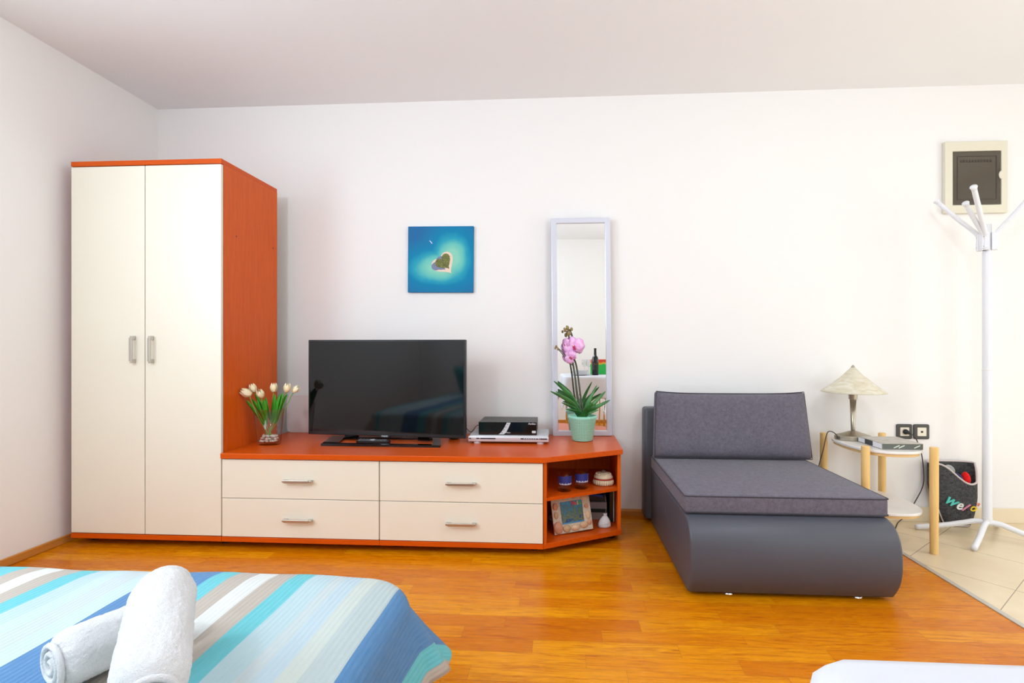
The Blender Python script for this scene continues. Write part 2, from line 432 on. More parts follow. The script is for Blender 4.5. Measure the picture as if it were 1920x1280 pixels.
CX0, CX1, CYr = -.079, .340, 2.812
def diag(x, off=0): return 2.58+(x-CX0)/(CX1-CX0)*(CYr-2.58)+off
t = thing('corner_shelf_unit', 'open corner shelf unit with slanted front at the end of the drawers', 'shelf', (.13, 3.0, 0))
obj('side_panel', box(bm_(), CX0, CX0+.016, 2.592, 3.235, .066, .4815), 'orange_z', t)
obj('side_panel', box(bm_(), CX1-.018, CX1, CYr+.004, 3.235, .066, .4815), 'orange_z', t)
obj('bottom_panel', prism(bm_(), [(CX0, 2.58), (CX1+.004, CYr), (CX1+.004, 3.235), (CX0, 3.235)], .04, .066), 'orange_x', t, bevel=.0015)
obj('shelf', prism(bm_(), [(CX0+.016, diag(CX0+.016, .01)), (CX1-.018, diag(CX1-.018, .01)), (CX1-.018, 3.229), (CX0+.016, 3.229)], .280, .298), 'orange_x', t)
obj('back_panel', box(bm_(), CX0+.016, CX1-.018, 3.229, 3.235, .066, .4815), 'orange_z', t)
for x, y in ((CX0+.05, 2.73), (CX1-.05, 2.88), (CX1-.05, 3.18)): foot(t, x, y)
o = obj('worktop', prism(bm_(), [(-1.783, 2.568), (CX0, 2.568), (CX1+.010, 2.803), (CX1+.010, 3.243), (-1.783, 3.243)], .482, .510), 'orange_x', bevel=.002)
tag(o, 'long orange cherry-coloured worktop running over the low drawer units', 'worktop')
WZ = .510

# ------------------------------------------------------------------ television
TR = Matrix.Translation((-1.02, 2.955, WZ)) @ Matrix.Rotation(R(-4), 4, 'Z')
t = thing('television', 'large flat black television standing on the orange worktop', 'television', (-1.017, 2.925, WZ), (0, 0, R(-5.5)))
L = dict(parent=t, world=False)
bm = box(bm_(), -.488, .488, -.012, .018, .036, .602)
obj('screen_housing', bm, 'black', bevel=.004, **L)
obj('housing_back', box(bm_(), -.36, .36, .018, .055, .08, .48), 'black', bevel=.01, **L)
n = N('switched off screen'); n.set(color=C(8, 10, 13), rough=.055, spec=.5, ior=1.5); M['screen'] = n.m
obj('screen', box(bm_(), -.476, .476, -.0135, -.0115, .056, .594), 'screen', **L)
st = bm_()
for a in (((-1.345, 2.790), (-.662, 2.785), (-.665, 2.825), (-1.352, 2.830)), ((-1.388, 3.010), (-.712, 3.010), (-.720, 3.050), (-1.392, 3.050)),
          ((-1.352, 2.830), (-1.262, 2.830), (-1.300, 3.010), (-1.388, 3.010)), ((-.712, 2.825), (-.665, 2.825), (-.712, 3.010), (-.760, 3.010))):
    prism(st, a, WZ, WZ+.012)
obj('stand', st, 'black_gloss', t)
obj('neck', box(bm_(), -.27, -.20, .02, .06, .01, .10), 'black_gloss', **L)
obj('neck', box(bm_(), .19, .26, .02, .06, .01, .10), 'black_gloss', **L)
obj('logo_plate', box(bm_(), -.03, .03, -.014, -.006, .030, .044), 'black', **L)
text('logo', 'PHILIPS', 'silver', t, .012, Matrix.Translation((0, -.0148, .037)) @ FACE, world=False, bold=.0003)

# remote inside the stand's frame
t = thing('remote_control', 'black remote control lying inside the television stand', 'remote control', (-1.08, 2.895, WZ), (0, 0, R(-3)))
obj('body', prism(bm_(), rrect(-.10, .10, -.020, .020, .012), 0, .018), 'black', t, world=False, bevel=.003)
bt = plain('grey rubber keys', C(110, 112, 118), .6)
for k in range(9):
    for j in (-1, 0, 1):
        if k in (4,) : continue
        obj('button', box(bm_(), -.085+k*.019, -.075+k*.019, j*.011-.0035, j*.011+.0035, .018, .0205), bt, t, world=False)
obj('dial', lathe(bm_(), [(.014, .017), (.014, .021), (0, .0215)], (-.004, 0, 0), 20), 'silver', t, world=False)

# small things by the television
t = thing('speaker_pod', 'small dark round device under the television edge', 'device', (-.636, 3.05, WZ))
obj('body', lathe(bm_(), [(.026, 0), (.033, .006), (.034, .03), (.030, .046), (0, .048)], (-.636, 3.05, WZ), 24), plain('dark olive plastic', C(52, 54, 46), .4), t, smooth=True)
obj('cap', lathe(bm_(), [(.02, 0), (.02, .006), (0, .007)], (-.636, 3.05, WZ+.047), 20), 'black', t)
o = obj('leaning_board', (lambda b: prism(b, [(x, z) for x, z in rrect(-1.778, -1.33, .511, .752, .03)], 0, .018))(bm_()), 'white_matt')
o.data.transform(Matrix.Translation((0, 3.232, 0)) @ Matrix.Rotation(R(90), 4, 'X')); tag(o, 'thin white panel with rounded corners leaning behind the television beside the tulip vase', 'panel')
t = thing('television_cable', 'thin brown cable curling behind the silver player', 'cable', (-.52, 3.18, WZ))
obj('wire', tube(bm_(), [(-.60, 3.10, WZ+.10), (-.55, 3.13, WZ+.03), (-.515, 3.16, WZ+.065), (-.49, 3.18, WZ+.055), (-.50, 3.20, WZ+.004), (-.55, 3.2, WZ+.004)], .0022, 6, 6), plain('brown cable', C(96, 70, 50), .5), t, smooth=True)

# ------------------------------------------------------------------ players
t = thing('dvd_player', 'flat silver disc player under the black receiver', 'player', (-.29, 3.02, WZ))
DX0, DX1, DY0, DY1 = -.52, -.062, 2.905, 3.155
bm = box(bm_(), DX0, DX1, DY0+.008, DY1, WZ+.012, WZ+.048)
obj('case', bm, 'silver', t, bevel=.003)
fr = prism_x(bm_(), [(DY0+.012, WZ+.010), (DY0+.012, WZ+.044), (DY0+.003, WZ+.044), (DY0, WZ+.036), (DY0+.002, WZ+.016)], DX0-.003, DX1+.003)
obj('front_panel', fr, plain('pale silver front', C(206, 204, 208), .3, .3), t)
gl = plain('dark display strip', C(24, 26, 40), .15)
for a, b in ((.002, .012), (.043, .062), (.066, .155), (.300, .40), (.405, .41), (.413, .452)):
    obj('display_strip', box(bm_(), DX0+a, DX0+b, DY0-.001, DY0+.003, WZ+.029, WZ+.035), gl, t)
for k in range(6): obj('button', box(bm_(), DX0+.318+k*.013, DX0+.325+k*.013, DY0-.002, DY0+.001, WZ+.0305, WZ+.0335), 'silver', t)
for x in (DX0+.045, DX1-.045):
    for y in (DY0+.03, DY1-.04): obj('foot', lathe(bm_(), [(.020, 0), (.022, .012), (0, .012)], (x, y, WZ), 20), 'silver', t)
t = thing('satellite_receiver', 'black receiver box with a curved silver strip standing on the silver player', 'receiver', (-.30, 3.04, WZ+.048))
RX0, RX1, RY0, RY1, RZ = -.468, -.128, 2.935, 3.15, WZ+.048
obj('case', box(bm_(), RX0+.003, RX1-.003, RY0+.01, RY1, RZ+.003, RZ+.076), plain('dark grey metal case', C(84, 82, 80), .45, .3), t, bevel=.002)
obj('front_panel', box(bm_(), RX0, RX1, RY0, RY0+.012, RZ, RZ+.076), 'black_gloss', t, bevel=.003)
pts_l = [(RX0+.118+.048*(k/8)**.7, RZ+.004+.068*k/8) for k in range(9)]; pts_r = [(x+.030-.008*k/8, z) for k, (x, z) in enumerate(pts_l)]
bm = bm_(); q_ = [(a_, b_) for a_, b_ in zip(pts_l, pts_r)]
for (l0, r0), (l1, r1) in zip(q_, q_[1:]):
    vs = [bm.verts.new((x, y, z)) for y in (RY0-.002, RY0+.001) for x, z in (l0, r0, r1, l1)]
    for f_ in ((0, 1, 2, 3), (7, 6, 5, 4), (0, 3, 7, 4), (1, 5, 6, 2)): bm.faces.new([vs[i_] for i_ in f_])
cs = obj('button_strip', bm, 'silver', t)
for k in range(4): obj('button', (lambda b: (b.transform(Matrix.Translation((RX0+.138+.011*k, RY0-.002, RZ+.014+.016*k)) @ Matrix.Rotation(R(90), 4, 'X')), b)[1])(lathe(bm_(), [(.003, 0), (.003, .0015), (0, .0015)], seg=10)), bt, cs)
text('logo', 'Amiko', 'silver', t, .016, Matrix.Translation((RX1-.028, RY0-.001, RZ+.066)) @ FACE, bold=.0003)
text('logo', 'Alien', 'silver', t, .013, Matrix.Translation((RX0+.172, RY0-.001, RZ+.014)) @ FACE, shear=.2)
obj('badge', box(bm_(), RX1-.028, RX1-.006, RY0-.001, RY0+.001, RZ+.012, RZ+.026), 'silver', t)
for k in range(14):
    if 4 < k < 9: continue
    obj('vent_slot', box(bm_(), RX0+.035+k*.021, RX0+.043+k*.021, RY0+.05, RY1-.03, RZ+.0755, RZ+.0765), 'black', t)

# ------------------------------------------------------------------ leaning mirror
MR = (0, 0, R(2.0))
t = thing('framed_mirror', 'tall narrow mirror in a pale frame leaning on the wall', 'mirror', (.148, 3.205, WZ), (R(-.3), R(-.5), R(2.0)))
mw, mh, fw = .186, 1.372, .034
bm = ring(bm_(), (-mw, mw, 0, mh), (-mw+fw, mw-fw, fw, mh-fw), -.010, .012)
obj('frame', bm, plain('pale silver frame', C(214, 216, 228), .25, .15), t, world=False, bevel=.004)
obj('mirror_glass', box(bm_(), -mw+fw-.004, mw-fw+.004, 0, .004, fw-.004, mh-fw+.004), plain('mirror silver', (.93, .94, .93, 1), .005, 1), t, world=False)

# ------------------------------------------------------------------ heart island canvas
t = thing('canvas_picture', 'square blue canvas print of a heart-shaped island in turquoise sea', 'picture', (-.765, YB-.001, 1.636), (0, R(.4), 0))
n = N('sea print'); v = n.coord()
mp = n.mapping(v, (1, 0.0, 1)); sp = n.new('ShaderNodeSeparateXYZ'); n.link(v, sp.inputs[0])
def ell(cx, cz, rx, rz):
    a = n.math('POWER', n.math('ABSOLUTE', n.math('DIVIDE', n.math('SUBTRACT', sp.outputs[0], cx), rx)), 2)
    b = n.math('POWER', n.math('ABSOLUTE', n.math('DIVIDE', n.math('SUBTRACT', sp.outputs[2], cz), rz)), 2)
    return n.math('SQRT', n.math('ADD', a, b))
e1 = n.math('MINIMUM', ell(-.01, -.055, .175, .10), ell(.075, .01, .115, .14))
e1 = n.math('ADD', e1, n.math('MULTIPLY', n.math('SUBTRACT', n.noise(mp, 9, 3), .5), .35))
sea = n.ramp(n.math('MULTIPLY', e1, .4), [(.14, C(138, 208, 186)), (.26, C(104, 196, 186)), (.36, C(40, 160, 184)), (.48, C(4, 130, 174)), (.85, C(34, 108, 162))])
n.set(color=sea, rough=.6, spec=.2); M['sea'] = n.m
obj('canvas', box(bm_(), -.2145, .2145, -.020, 0, -.214, .214), 'sea', t, world=False, bevel=.002)
def heart(s, cx, cz, rot, wob=0, sq=1):
    out = []
    for k in range(48):
        a = 2*PI*k/48; x = 16*math.sin(a)**3; z = 13*math.cos(a)-5*math.cos(2*a)-2*math.cos(3*a)-math.cos(4*a)
        x *= s/17*sq; z *= s/17
        x += random.uniform(-wob, wob); z += random.uniform(-wob, wob)
        out.append((cx+x*math.cos(rot)-z*math.sin(rot), cz+x*math.sin(rot)+z*math.cos(rot)))
    return out
def decal(name, poly, mat, y, parent):
    bm = bm_(); n_ = len(poly); cx = sum(q[0] for q in poly)/n_; cz = sum(q[1] for q in poly)/n_
    up = [bm.verts.new((a, b, .0006)) for a, b in poly]; lo = [bm.verts.new((a, b, 0)) for a, b in poly]; c = bm.verts.new((cx, cz, .0006))
    for k in range(n_):
        bm.faces.new((c, up[k], up[(k+1) % n_])); bm.faces.new((up[k], lo[k], lo[(k+1) % n_], up[(k+1) % n_]))
    bm.transform(Matrix.Translation((0, y, 0)) @ Matrix.Rotation(R(90), 4, 'X'))
    return obj(name, bm, mat, parent, world=False)
isl = R(38)
sd = decal('sand', heart(.082, .022, -.028, isl, 0, 1), plain('sand print', C(238, 212, 190), .6), -.0200, t)
n = N('grove shade print'); n.set(color=C(120, 128, 158), rough=.6)
decal('grove_shade', heart(.054, -.008, -.034, isl+.2, .002), n.m, -.0206, sd)
n = N('grove print'); n.set(color=n.ramp(n.noise(n.coord(), 160, 4, .8), [(.35, C(52, 58, 30)), (.55, C(116, 122, 60)), (.7, C(176, 168, 100))]), rough=.7)
decal('grove', heart(.058, .022, -.018, isl, .002), n.m, -.0212, sd)
bt_ = bm_(); prism(bt_, [(0, -.002), (.022, -.003), (.028, 0), (.022, .003), (0, .002)], 0, .0006)
bt_.transform(Matrix.Translation((-.072, -.0200, .122)) @ Matrix.Rotation(R(90), 4, 'X') @ Matrix.Rotation(R(-50), 4, 'Z'))
obj('boat', bt_, plain('boat print', C(225, 215, 235), .6), t, world=False)

# ------------------------------------------------------------------ tulips in a glass vase
VX, VY = -1.662, 2.815
t = thing('glass_vase', 'clear flared glass vase on the worktop beside the wardrobe', 'vase', (VX, VY, WZ))
prof = [(0, 0), (.056, 0), (.066, .004), (.070, .02), (.090, .206), (.0875, .206), (.067, .022), (.060, .014), (0, .012)]
lv = lathe(bm_(), prof, (VX, VY, WZ), 40, 1, .62)
obj('glass_body', lv, 'glass', t, smooth=True)
peb = plain('pale pebbles', C(232, 214, 198), .6, var=.12)
def pebble(k):
    a = random.uniform(0, 2*PI); rr = math.sqrt(random.random())*.85
    lay = k % 3; z = WZ+.022+lay*.014
    x = VX+math.cos(a)*rr*.056; y = VY+math.sin(a)*rr*.033
    return x, y, z
proto = None
for k in range(60):
    x, y, z = pebble(k)
    if proto is None:
        bm = bm_(); bmesh.ops.create_icosphere(bm, subdivisions=2, radius=.0085)
        for v_ in bm.verts: v_.co *= 1+.25*math.sin(v_.co.x*400+v_.co.y*300)
        o = obj('pebble', bm, peb, None, smooth=True); proto = o
    else: o = proto.copy(); COL.objects.link(o)
    o.location = (x, y, z); s = random.uniform(.7, 1.1); o.scale = (s, s*.85, s*.7); o.rotation_euler = (random.uniform(-.5, .5), random.uniform(-.5, .5), random.uniform(0, 6))
    tag(o, 'pale pebble at the bottom of the tulip vase', 'pebble', 'pebbles in the glass vase')
petal_m = (lambda n: (n.set(color=n.ramp(n.noise(n.coord(), 30, 3), [(.3, C(246, 226, 168)), (.7, C(252, 244, 216))]), rough=.6, sub=.0), n.m)[1])(N('cream tulip petal'))
stem_m = plain('tulip stem', C(120, 168, 62), .5, var=.1); leaf_m = plain('tulip leaf', C(58, 150, 32), .45, var=.25)
def blade(bm, pts, wid, side, fold=.25, n=10):
    wid *= 1.6
    """leaf blade along pts; side = direction of its width"""
    P = smooth_pts(pts, n); m = len(P); rows = []
    for i, p in enumerate(P):
        f = i/(m-1); tdir = (P[min(i+1, m-1)]-P[max(i-1, 0)]).normalized()
        s = Vector(side); s = (s-tdir*s.dot(tdir)).normalized(); nr = tdir.cross(s).normalized()
        wv = wid*(math.sin(PI*min(1, f*.86+.14))**.7)*(1 if f < .98 else .3)
        rows.append([bm.verts.new(p+s*wv*q+nr*fold*abs(q)*wv) for q in (-1, -.5, 0, .5, 1)])
    for a, b in zip(rows, rows[1:]):
        for k in range(4): bm.faces.new((a[k], a[k+1], b[k+1], b[k]))
    return bm
def tulip(head, base, lean, size, label, leaves):
    h = Vector(head); b = Vector(base)
    t = thing('tulip', label, 'flower', base, group=None)
    mid = b.lerp(h, .5)+Vector((0, -.004, -.02*abs(h.x-b.x)*5))
    ax = Vector(lean).normalized()
    obj('stem', tube(bm_(), [b, mid, h-ax*.012], .0024, 8, 8), stem_m, t, smooth=True)
    q = Vector((0, 0, 1)).rotation_difference(ax).to_matrix().to_4x4()
    for k in range(6):
        bm = bm_(); rows = []
        outer = k % 2; r0 = size*(.50 if outer else .44); a0 = k*PI/3
        for i in range(8):
            f = i/7; z = size*1.35*f
            rad = r0*(math.sin(PI*(.10+.72*f))**.75)*(1.0 if f < .9 else .92)
            spn = (1.15 if outer else 1.0)*(math.sin(PI*(.12+.80*f))**.6)*.62
            rows.append([bm.verts.new((rad*math.cos(a0+spn*s_), rad*math.sin(a0+spn*s_), z-.001*abs(s_)*i)) for s_ in (-1, -.5, 0, .5, 1)])
        for a, c in zip(rows, rows[1:]):
            for j in range(4): bm.faces.new((a[j], a[j+1], c[j+1], c[j]))
        bm.transform(Matrix.Translation(h-ax*size*.6) @ q)
        obj('petal', bm, petal_m, t, smooth=True, solid=.0012)
    for tip, wd in leaves:
        bm = blade(bm_(), [b.lerp(h, .28), b.lerp(Vector(tip), .72)+Vector((0, -.006, .01)), Vector(tip)], wd, (1, -.4, .1))
        obj('leaf', bm, leaf_m, t, smooth=True, solid=.0008)
BZ = WZ+.045
tulip((-1.752, 2.745, .812), (-1.652, 2.812, BZ), (-.75, -.5, .45), .046, 'cream tulip bending furthest towards the wardrobe', [((-1.765, 2.76, .770), .010)])
tulip((-1.742, 2.79, .833), (-1.645, 2.816, BZ), (-.35, -.1, 1), .040, 'cream tulip with closed head behind the lowest leaning one', [((-1.722, 2.78, .800), .012), ((-1.735, 2.77, .775), .010)])
tulip((-1.685, 2.77, .803), (-1.67, 2.812, BZ), (-.05, -.6, .9), .040, 'cream tulip facing forward in the middle of the vase', [((-1.70, 2.76, .77), .008), ((-1.655, 2.75, .776), .012)])
tulip((-1.636, 2.82, .834), (-1.66, 2.818, BZ), (.02, -.05, 1), .040, 'upright cream tulip on the straightest stem', [((-1.618, 2.80, .80), .009), ((-1.668, 2.79, .785), .009)])
tulip((-1.552, 2.81, .834), (-1.672, 2.82, BZ), (.25, -.15, 1), .040, 'white tulip with broad leaf beside the television', [((-1.572, 2.80, .808), .013), ((-1.583, 2.79, .80), .010)])
tulip((-1.516, 2.835, .824), (-1.68, 2.822, BZ), (.8, .1, .7), .036, 'yellowish tulip bending furthest towards the television', [((-1.556, 2.82, .80), .010)])

# ------------------------------------------------------------------ orchid
OX, OY = .141, 3.055
t = thing('flower_pot', 'mint green pot with dimpled surface before the mirror', 'pot', (OX, OY, WZ))
n = N('mint dimpled ceramic'); v = n.coord('UV')
n.set(color=C(142, 206, 182), rough=.4)
ck = n.new('ShaderNodeTexVoronoi'); ck.inputs['Scale'].default_value = 1.0; n.link(n.mapping(v, (46, 17, 1), (0, 0, R(0))), ck.inputs['Vector']); ck.inputs['Randomness'].default_value = 0.0
n.bump(ck.outputs['Distance'], .9, .004)
n.set(color=n.ramp(ck.outputs['Distance'], [(.15, C(188, 250, 226)), (.6, C(134, 220, 192))])); M['mint'] = n.m
pp = [(0, 0), (.054, 0), (.062, .006), (.082, .135), (.086, .138), (.086, .150), (.080, .150), (.078, .12), (0, .118)]
bm = lathe(bm_(), pp, (OX, OY, WZ), 64)
uvl = bm.loops.layers.uv.new('UVMap')
for f in bm.faces:
    angs = []
    for l in f.loops:
        a = math.atan2(l.vert.co.y-OY, l.vert.co.x-OX)/(2*PI) % 1; angs.append(a)
    if max(angs)-min(angs) > .5: angs = [a+1 if a < .5 else a for a in angs]
    for l, a in zip(f.loops, angs):
        zz = (l.vert.co.z-WZ)/.15
        l[uvl].uv = (a, zz)
obj('pot_body', bm, 'mint', t, smooth=True)
obj('bark', lathe(bm_(), [(.078, .120), (.06, .128), (.03, .133), (0, .135)], (OX, OY, WZ), 24), plain('bark chips', C(92, 78, 58), .9, var=.4), t)
t = thing('orchid', 'pink orchid with long strap leaves growing in the mint pot', 'plant', (OX, OY, WZ+.13))
n = N('orchid leaf'); n.set(color=n.ramp(n.noise(n.coord(), 9, 2), [(.35, C(30, 92, 38)), (.65, C(74, 138, 66))]), rough=.32, spec=.5); ol = n.m
c0 = (OX, OY, WZ+.13)
LV = [((-.032, 3.04, .867), .017, .10), ((-.051, 2.99, .809), .017, .085), ((-.02, 3.10, .80), .014, .03), ((.015, 3.0, .742), .013, .03), ((.04, 2.98, .705), .012, .02),
      ((.228, 3.06, .842), .013, .03), ((.279, 3.04, .807), .016, .0), ((.300, 2.99, .759), .016, .0), ((.20, 2.96, .742), .016, .01), ((.16, 2.95, .72), .014, .01), ((.235, 3.0, .70), .010, -.01)]
for tip, wd, arch in LV:
    tp = Vector(tip); b = Vector(c0)+Vector((random.uniform(-.012, .012), random.uniform(-.012, .012), -.01))
    mid = b.lerp(tp, .5)+Vector((0, -.01, .018+arch*.2))
    if tip[1] == 3.06: mid = Vector((.185, 3.05, .76))
    d = (tp-b); side = Vector((d.z, .9*abs(d.x)+.05, -d.x)).normalized() if abs(d.x) > .02 else Vector((1, 0, 0))
    obj('leaf', blade(bm_(), [b, b.lerp(mid, .5)+Vector((0, 0, .01)), mid, tp], wd*.62, Vector((d.z, 0, -d.x)).normalized()+Vector((0, -.5, 0)), .3), ol, t, smooth=True, solid=.002)
stm = plain('dark orchid stem', C(70, 74, 54), .5, var=.2)
obj('stem', tube(bm_(), [(OX+.002, OY, .63), (.112, 3.055, .755), (.098, 3.05, .88), (.082, 3.045, .99), (.082, 3.04, 1.07), (.080, 3.04, 1.13), (.062, 3.04, 1.175)], .0054, 8, 6), stm, t, smooth=True)
obj('stem', tube(bm_(), [(OX+.012, OY, .63), (.132, 3.06, .76), (.118, 3.06, .87), (.104, 3.055, .96), (.090, 3.05, 1.0)], .0054, 8, 6), stm, t, smooth=True)
obj('stem', tube(bm_(), [(.086, 3.045, .955), (.060, 3.04, .985), (.025, 3.04, 1.035), (-.012, 3.04, 1.068)], .0028, 8, 6), stm, t, smooth=True)
for x, z in ((.107, .80), (.126, .785), (.095, .905)):
    obj('node', ball(bm_(), (x, 3.052, z), .006, 1, 1, 1, 10, 8), stm, t, smooth=True)
budm = plain('olive bud', C(150, 128, 74), .5, var=.2)
for x, y, z, r in ((.052, 3.04, 1.182, .012), (.036, 3.03, 1.172, .009), (.075, 3.03, 1.176, .010), (.060, 3.02, 1.150, .013), (.048, 3.04, 1.190, .008), (-.016, 3.035, 1.072, .008), (-.006, 3.03, 1.058, .008), (-.022, 3.04, 1.062, .006)):
    obj('bud', ball(bm_(), (x, y, z), r, .85, .85, 1.15, 12, 8), budm, t, smooth=True)
n = N('pink orchid petal'); n.set(color=n.ramp(n.noise(n.coord(), 45, 3, .6, .5), [(.35, C(232, 158, 222)), (.65, C(246, 204, 240))]), rough=.5); pk = n.m
lipm = plain('magenta lip', C(186, 24, 96), .45, var=.1)
def flower(c, facing, size, tilt):
    q = Vector((0, 0, 1)).rotation_difference(Vector(facing).normalized()).to_matrix().to_4x4()
    T = Matrix.Translation(c) @ q @ Matrix.Rotation(tilt, 4, 'Z')
    specs = [(0, 1.0, .62, 0), (180, 1.0, .62, 0), (90, .95, .40, -.003), (-52, .85, .36, -.003), (-128, .85, .36, -.003)]
    for ang, ln, wd, dz in specs:
        bm = bm_(); rows = []
        for i in range(8):
            f = i/7; x = size*ln*f; wv = size*wd*(math.sin(PI*(.06+.80*f))**.75) if wd > .5 else size*wd*(math.sin(PI*(.12+.80*f))**.8)
            rows.append([bm.verts.new((x, wv*s_, dz+.10*size*math.sin(f*PI)*1.2-.25*size*(f*abs(s_))**2)) for s_ in (-1, -.5, 0, .5, 1)])
        for a, b in zip(rows, rows[1:]):
            for j in range(4): bm.faces.new((a[j], a[j+1], b[j+1], b[j]))
        bm.transform(T @ Matrix.Rotation(R(ang), 4, 'Z'))
        obj('petal', bm, pk, t, smooth=True, solid=.001)
    bm = bm_()
    ball(bm, (0, -.10*size, .16*size), .13*size, 1.0, 1.4, 1.0, 12, 8); ball(bm, (0, -.32*size, .20*size), .10*size, 1.5, 1.0, .5, 10, 6)
    bm.transform(T); obj('lip', bm, lipm, t, smooth=True)
    bm = ball(bm_(), (0, .02*size, .22*size), .07*size, 1, 1, 1, 10, 8); bm.transform(T); obj('column', bm, plain('yellow white column', C(240, 214, 170), .5), t, smooth=True)
flower((.088, 3.00, 1.075), (-.15, -1, .05), .062, R(90)*0+R(8))
flower((.066, 2.995, 1.010), (-.55, -.9, -.25), .044, R(20))
flower((.040, 3.02, 1.085), (-1, -.35, .1), .042, R(-15))
flower((.125, 3.03, 1.070), (.75, -.6, -.2), .046, R(0))

# ------------------------------------------------------------------ contents of the corner unit
def tumbler(x, y, label):
    t = thing('tumbler', label, 'glass', (x, y, .298), group='printed tumblers on the corner shelf')
    obj('glass_body', lathe(bm_(), [(0, 0), (.035, 0), (.037, .004), (.0385, .105), (.0365, .105), (.034, .016), (0, .014)], (x, y, .298), 32), 'glass', t, smooth=True)
    bm = bm_(); n_ = 14                      # printed blue band wrapped round the glass
    for s_ in range(n_):
        a0 = R(-150+150*s_/n_); a1 = R(-150+150*(s_+1)/n_); r = .0392
        vs = [bm.verts.new((x+r*math.cos(a), y+r*math.sin(a), .298+z)) for a, z in ((a0, .038), (a1, .038), (a1, .085), (a0, .085))]
        bm.faces.new(vs)
    bmesh.ops.remove_doubles(bm, verts=bm.verts[:], dist=1e-6)
    obj('printed_band', bm, plain('blue print', C(44, 52, 128), .4), t, smooth=True)
    for k in range(9):
        a = R(-130+k*12); r = .0398
        b = box(bm_(), -.0022, .0022, -.0003, .0003, -.004, .004-.002*(k % 2)); b.transform(Matrix.Translation((x+r*math.cos(a), y+r*math.sin(a), .298+.044)) @ Matrix.Rotation(a+PI/2, 4, 'Z'))
        obj('letter_mark', b, 'white_matt', t)
tumbler(.030, 2.735, 'short tumbler with blue print nearer the drawers')
tumbler(.122, 2.790, 'short tumbler with blue print beside the shell box')

t = thing('shell_box', 'round trinket box covered in shells with a red band', 'box', (.250, 2.875, .298))
shl = plain('ivory shell', C(220, 202, 170), .5, var=.15)
obj('box_body', lathe(bm_(), [(0, 0), (.044, 0), (.053, .008), (.054, .032), (0, .032)], (.25, 2.875, .298), 36), shl, t, smooth=False)
for k in range(26):
    a = 2*PI*k/26
    obj('shell', ball(bm_(), (.25+.053*math.cos(a), 2.875+.053*math.sin(a), .314), .008, .8, .8, 1.7, 8, 6), shl, t, smooth=True)
obj('ribbon', lathe(bm_(), [(.050, .032), (.056, .033), (.056, .039), (.050, .040)], (.25, 2.875, .298), 36), plain('red ribbon', C(170, 26, 26), .6), t)
obj('lid', lathe(bm_(), [(.054, .039), (.052, .048), (.040, .060), (.018, .068), (0, .069)], (.25, 2.875, .298), 36), shl, t, smooth=True)
for k in range(16):
    a = 2*PI*k/16; obj('shell', ball(bm_(), (.25+.038*math.cos(a), 2.875+.038*math.sin(a), .298+.059), .008, 1, 1, .6, 8, 6), shl, t, smooth=True)
obj('shell', ball(bm_(), (.25, 2.872, .298+.072), .012, 1.3, .8, .8, 12, 8), plain('dark spotted shell', C(92, 66, 48), .3), t, smooth=True, label='dark spotted shell knob')

FR = Matrix.Translation((.082, 2.745, .0665)) @ Matrix.Rotation(R(20), 4, 'Z') @ Matrix.Rotation(R(-13), 4, 'X') @ Matrix.Rotation(R(-3), 4, 'Y')
t = thing('shell_picture_frame', 'pale picture frame stuck with seashells leaning in the lower corner shelf', 'picture frame', FR.to_translation(), FR.to_euler())
L = dict(parent=t, world=False)
sand = (lambda n: (n.set(color=n.ramp(n.noise(n.coord(), 220, 4, .8), [(.3, C(180, 162, 138)), (.7, C(232, 220, 200))]), rough=.9), n.bump(n.noise(n.coord(), 300, 3), .5, .002), n.m)[2])(N('sand frame'))
fw_, fh_ = .112, .200
bm = ring(bm_(), (-fw_, fw_, .006, fh_), (-.062, .066, .052, .168), -.006, .006)
obj('frame', bm, sand, bevel=.003, **L)
n = N('postcard'); v = n.coord()
sp = n.new('ShaderNodeSeparateXYZ'); n.link(v, sp.inputs[0])
nz = n.noise(v, 38, 4, .7); hh = n.math('ADD', n.math('MULTIPLY', n.math('SUBTRACT', sp.outputs[2], .05), 6.0), n.math('MULTIPLY', n.math('SUBTRACT', nz, .42), 2.0))
n.set(color=n.ramp(hh, [(.1, C(16, 40, 96)), (.28, C(30, 84, 120)), (.38, C(120, 118, 60)), (.52, C(40, 84, 60)), (.62, C(70, 110, 110)), (.75, C(30, 110, 150)), (1, C(50, 150, 190))]), rough=.35)
pc = obj('postcard', box(bm_(), -.061, .065, -.002, .001, .053, .167), n.m, **L)
obj('postcard_border', box(bm_(), -.061, .065, -.003, -.001, .053, .059), plain('postcard blue edge', C(60, 140, 190), .4), **L)
for k, (ch, c_) in enumerate((('P', C(214, 30, 30)), ('u', C(226, 60, 30)), ('l', C(240, 210, 40)), ('a', C(90, 180, 60)))):
    text('letter', ch, plain('letter '+ch, c_, .5), t, .030, Matrix.Translation((.012+k*.0145, -.0032, .153)) @ FACE, world=False, bold=.0012)
shc = [C(206, 146, 112), C(196, 160, 120), C(222, 188, 150), C(210, 170, 130)]
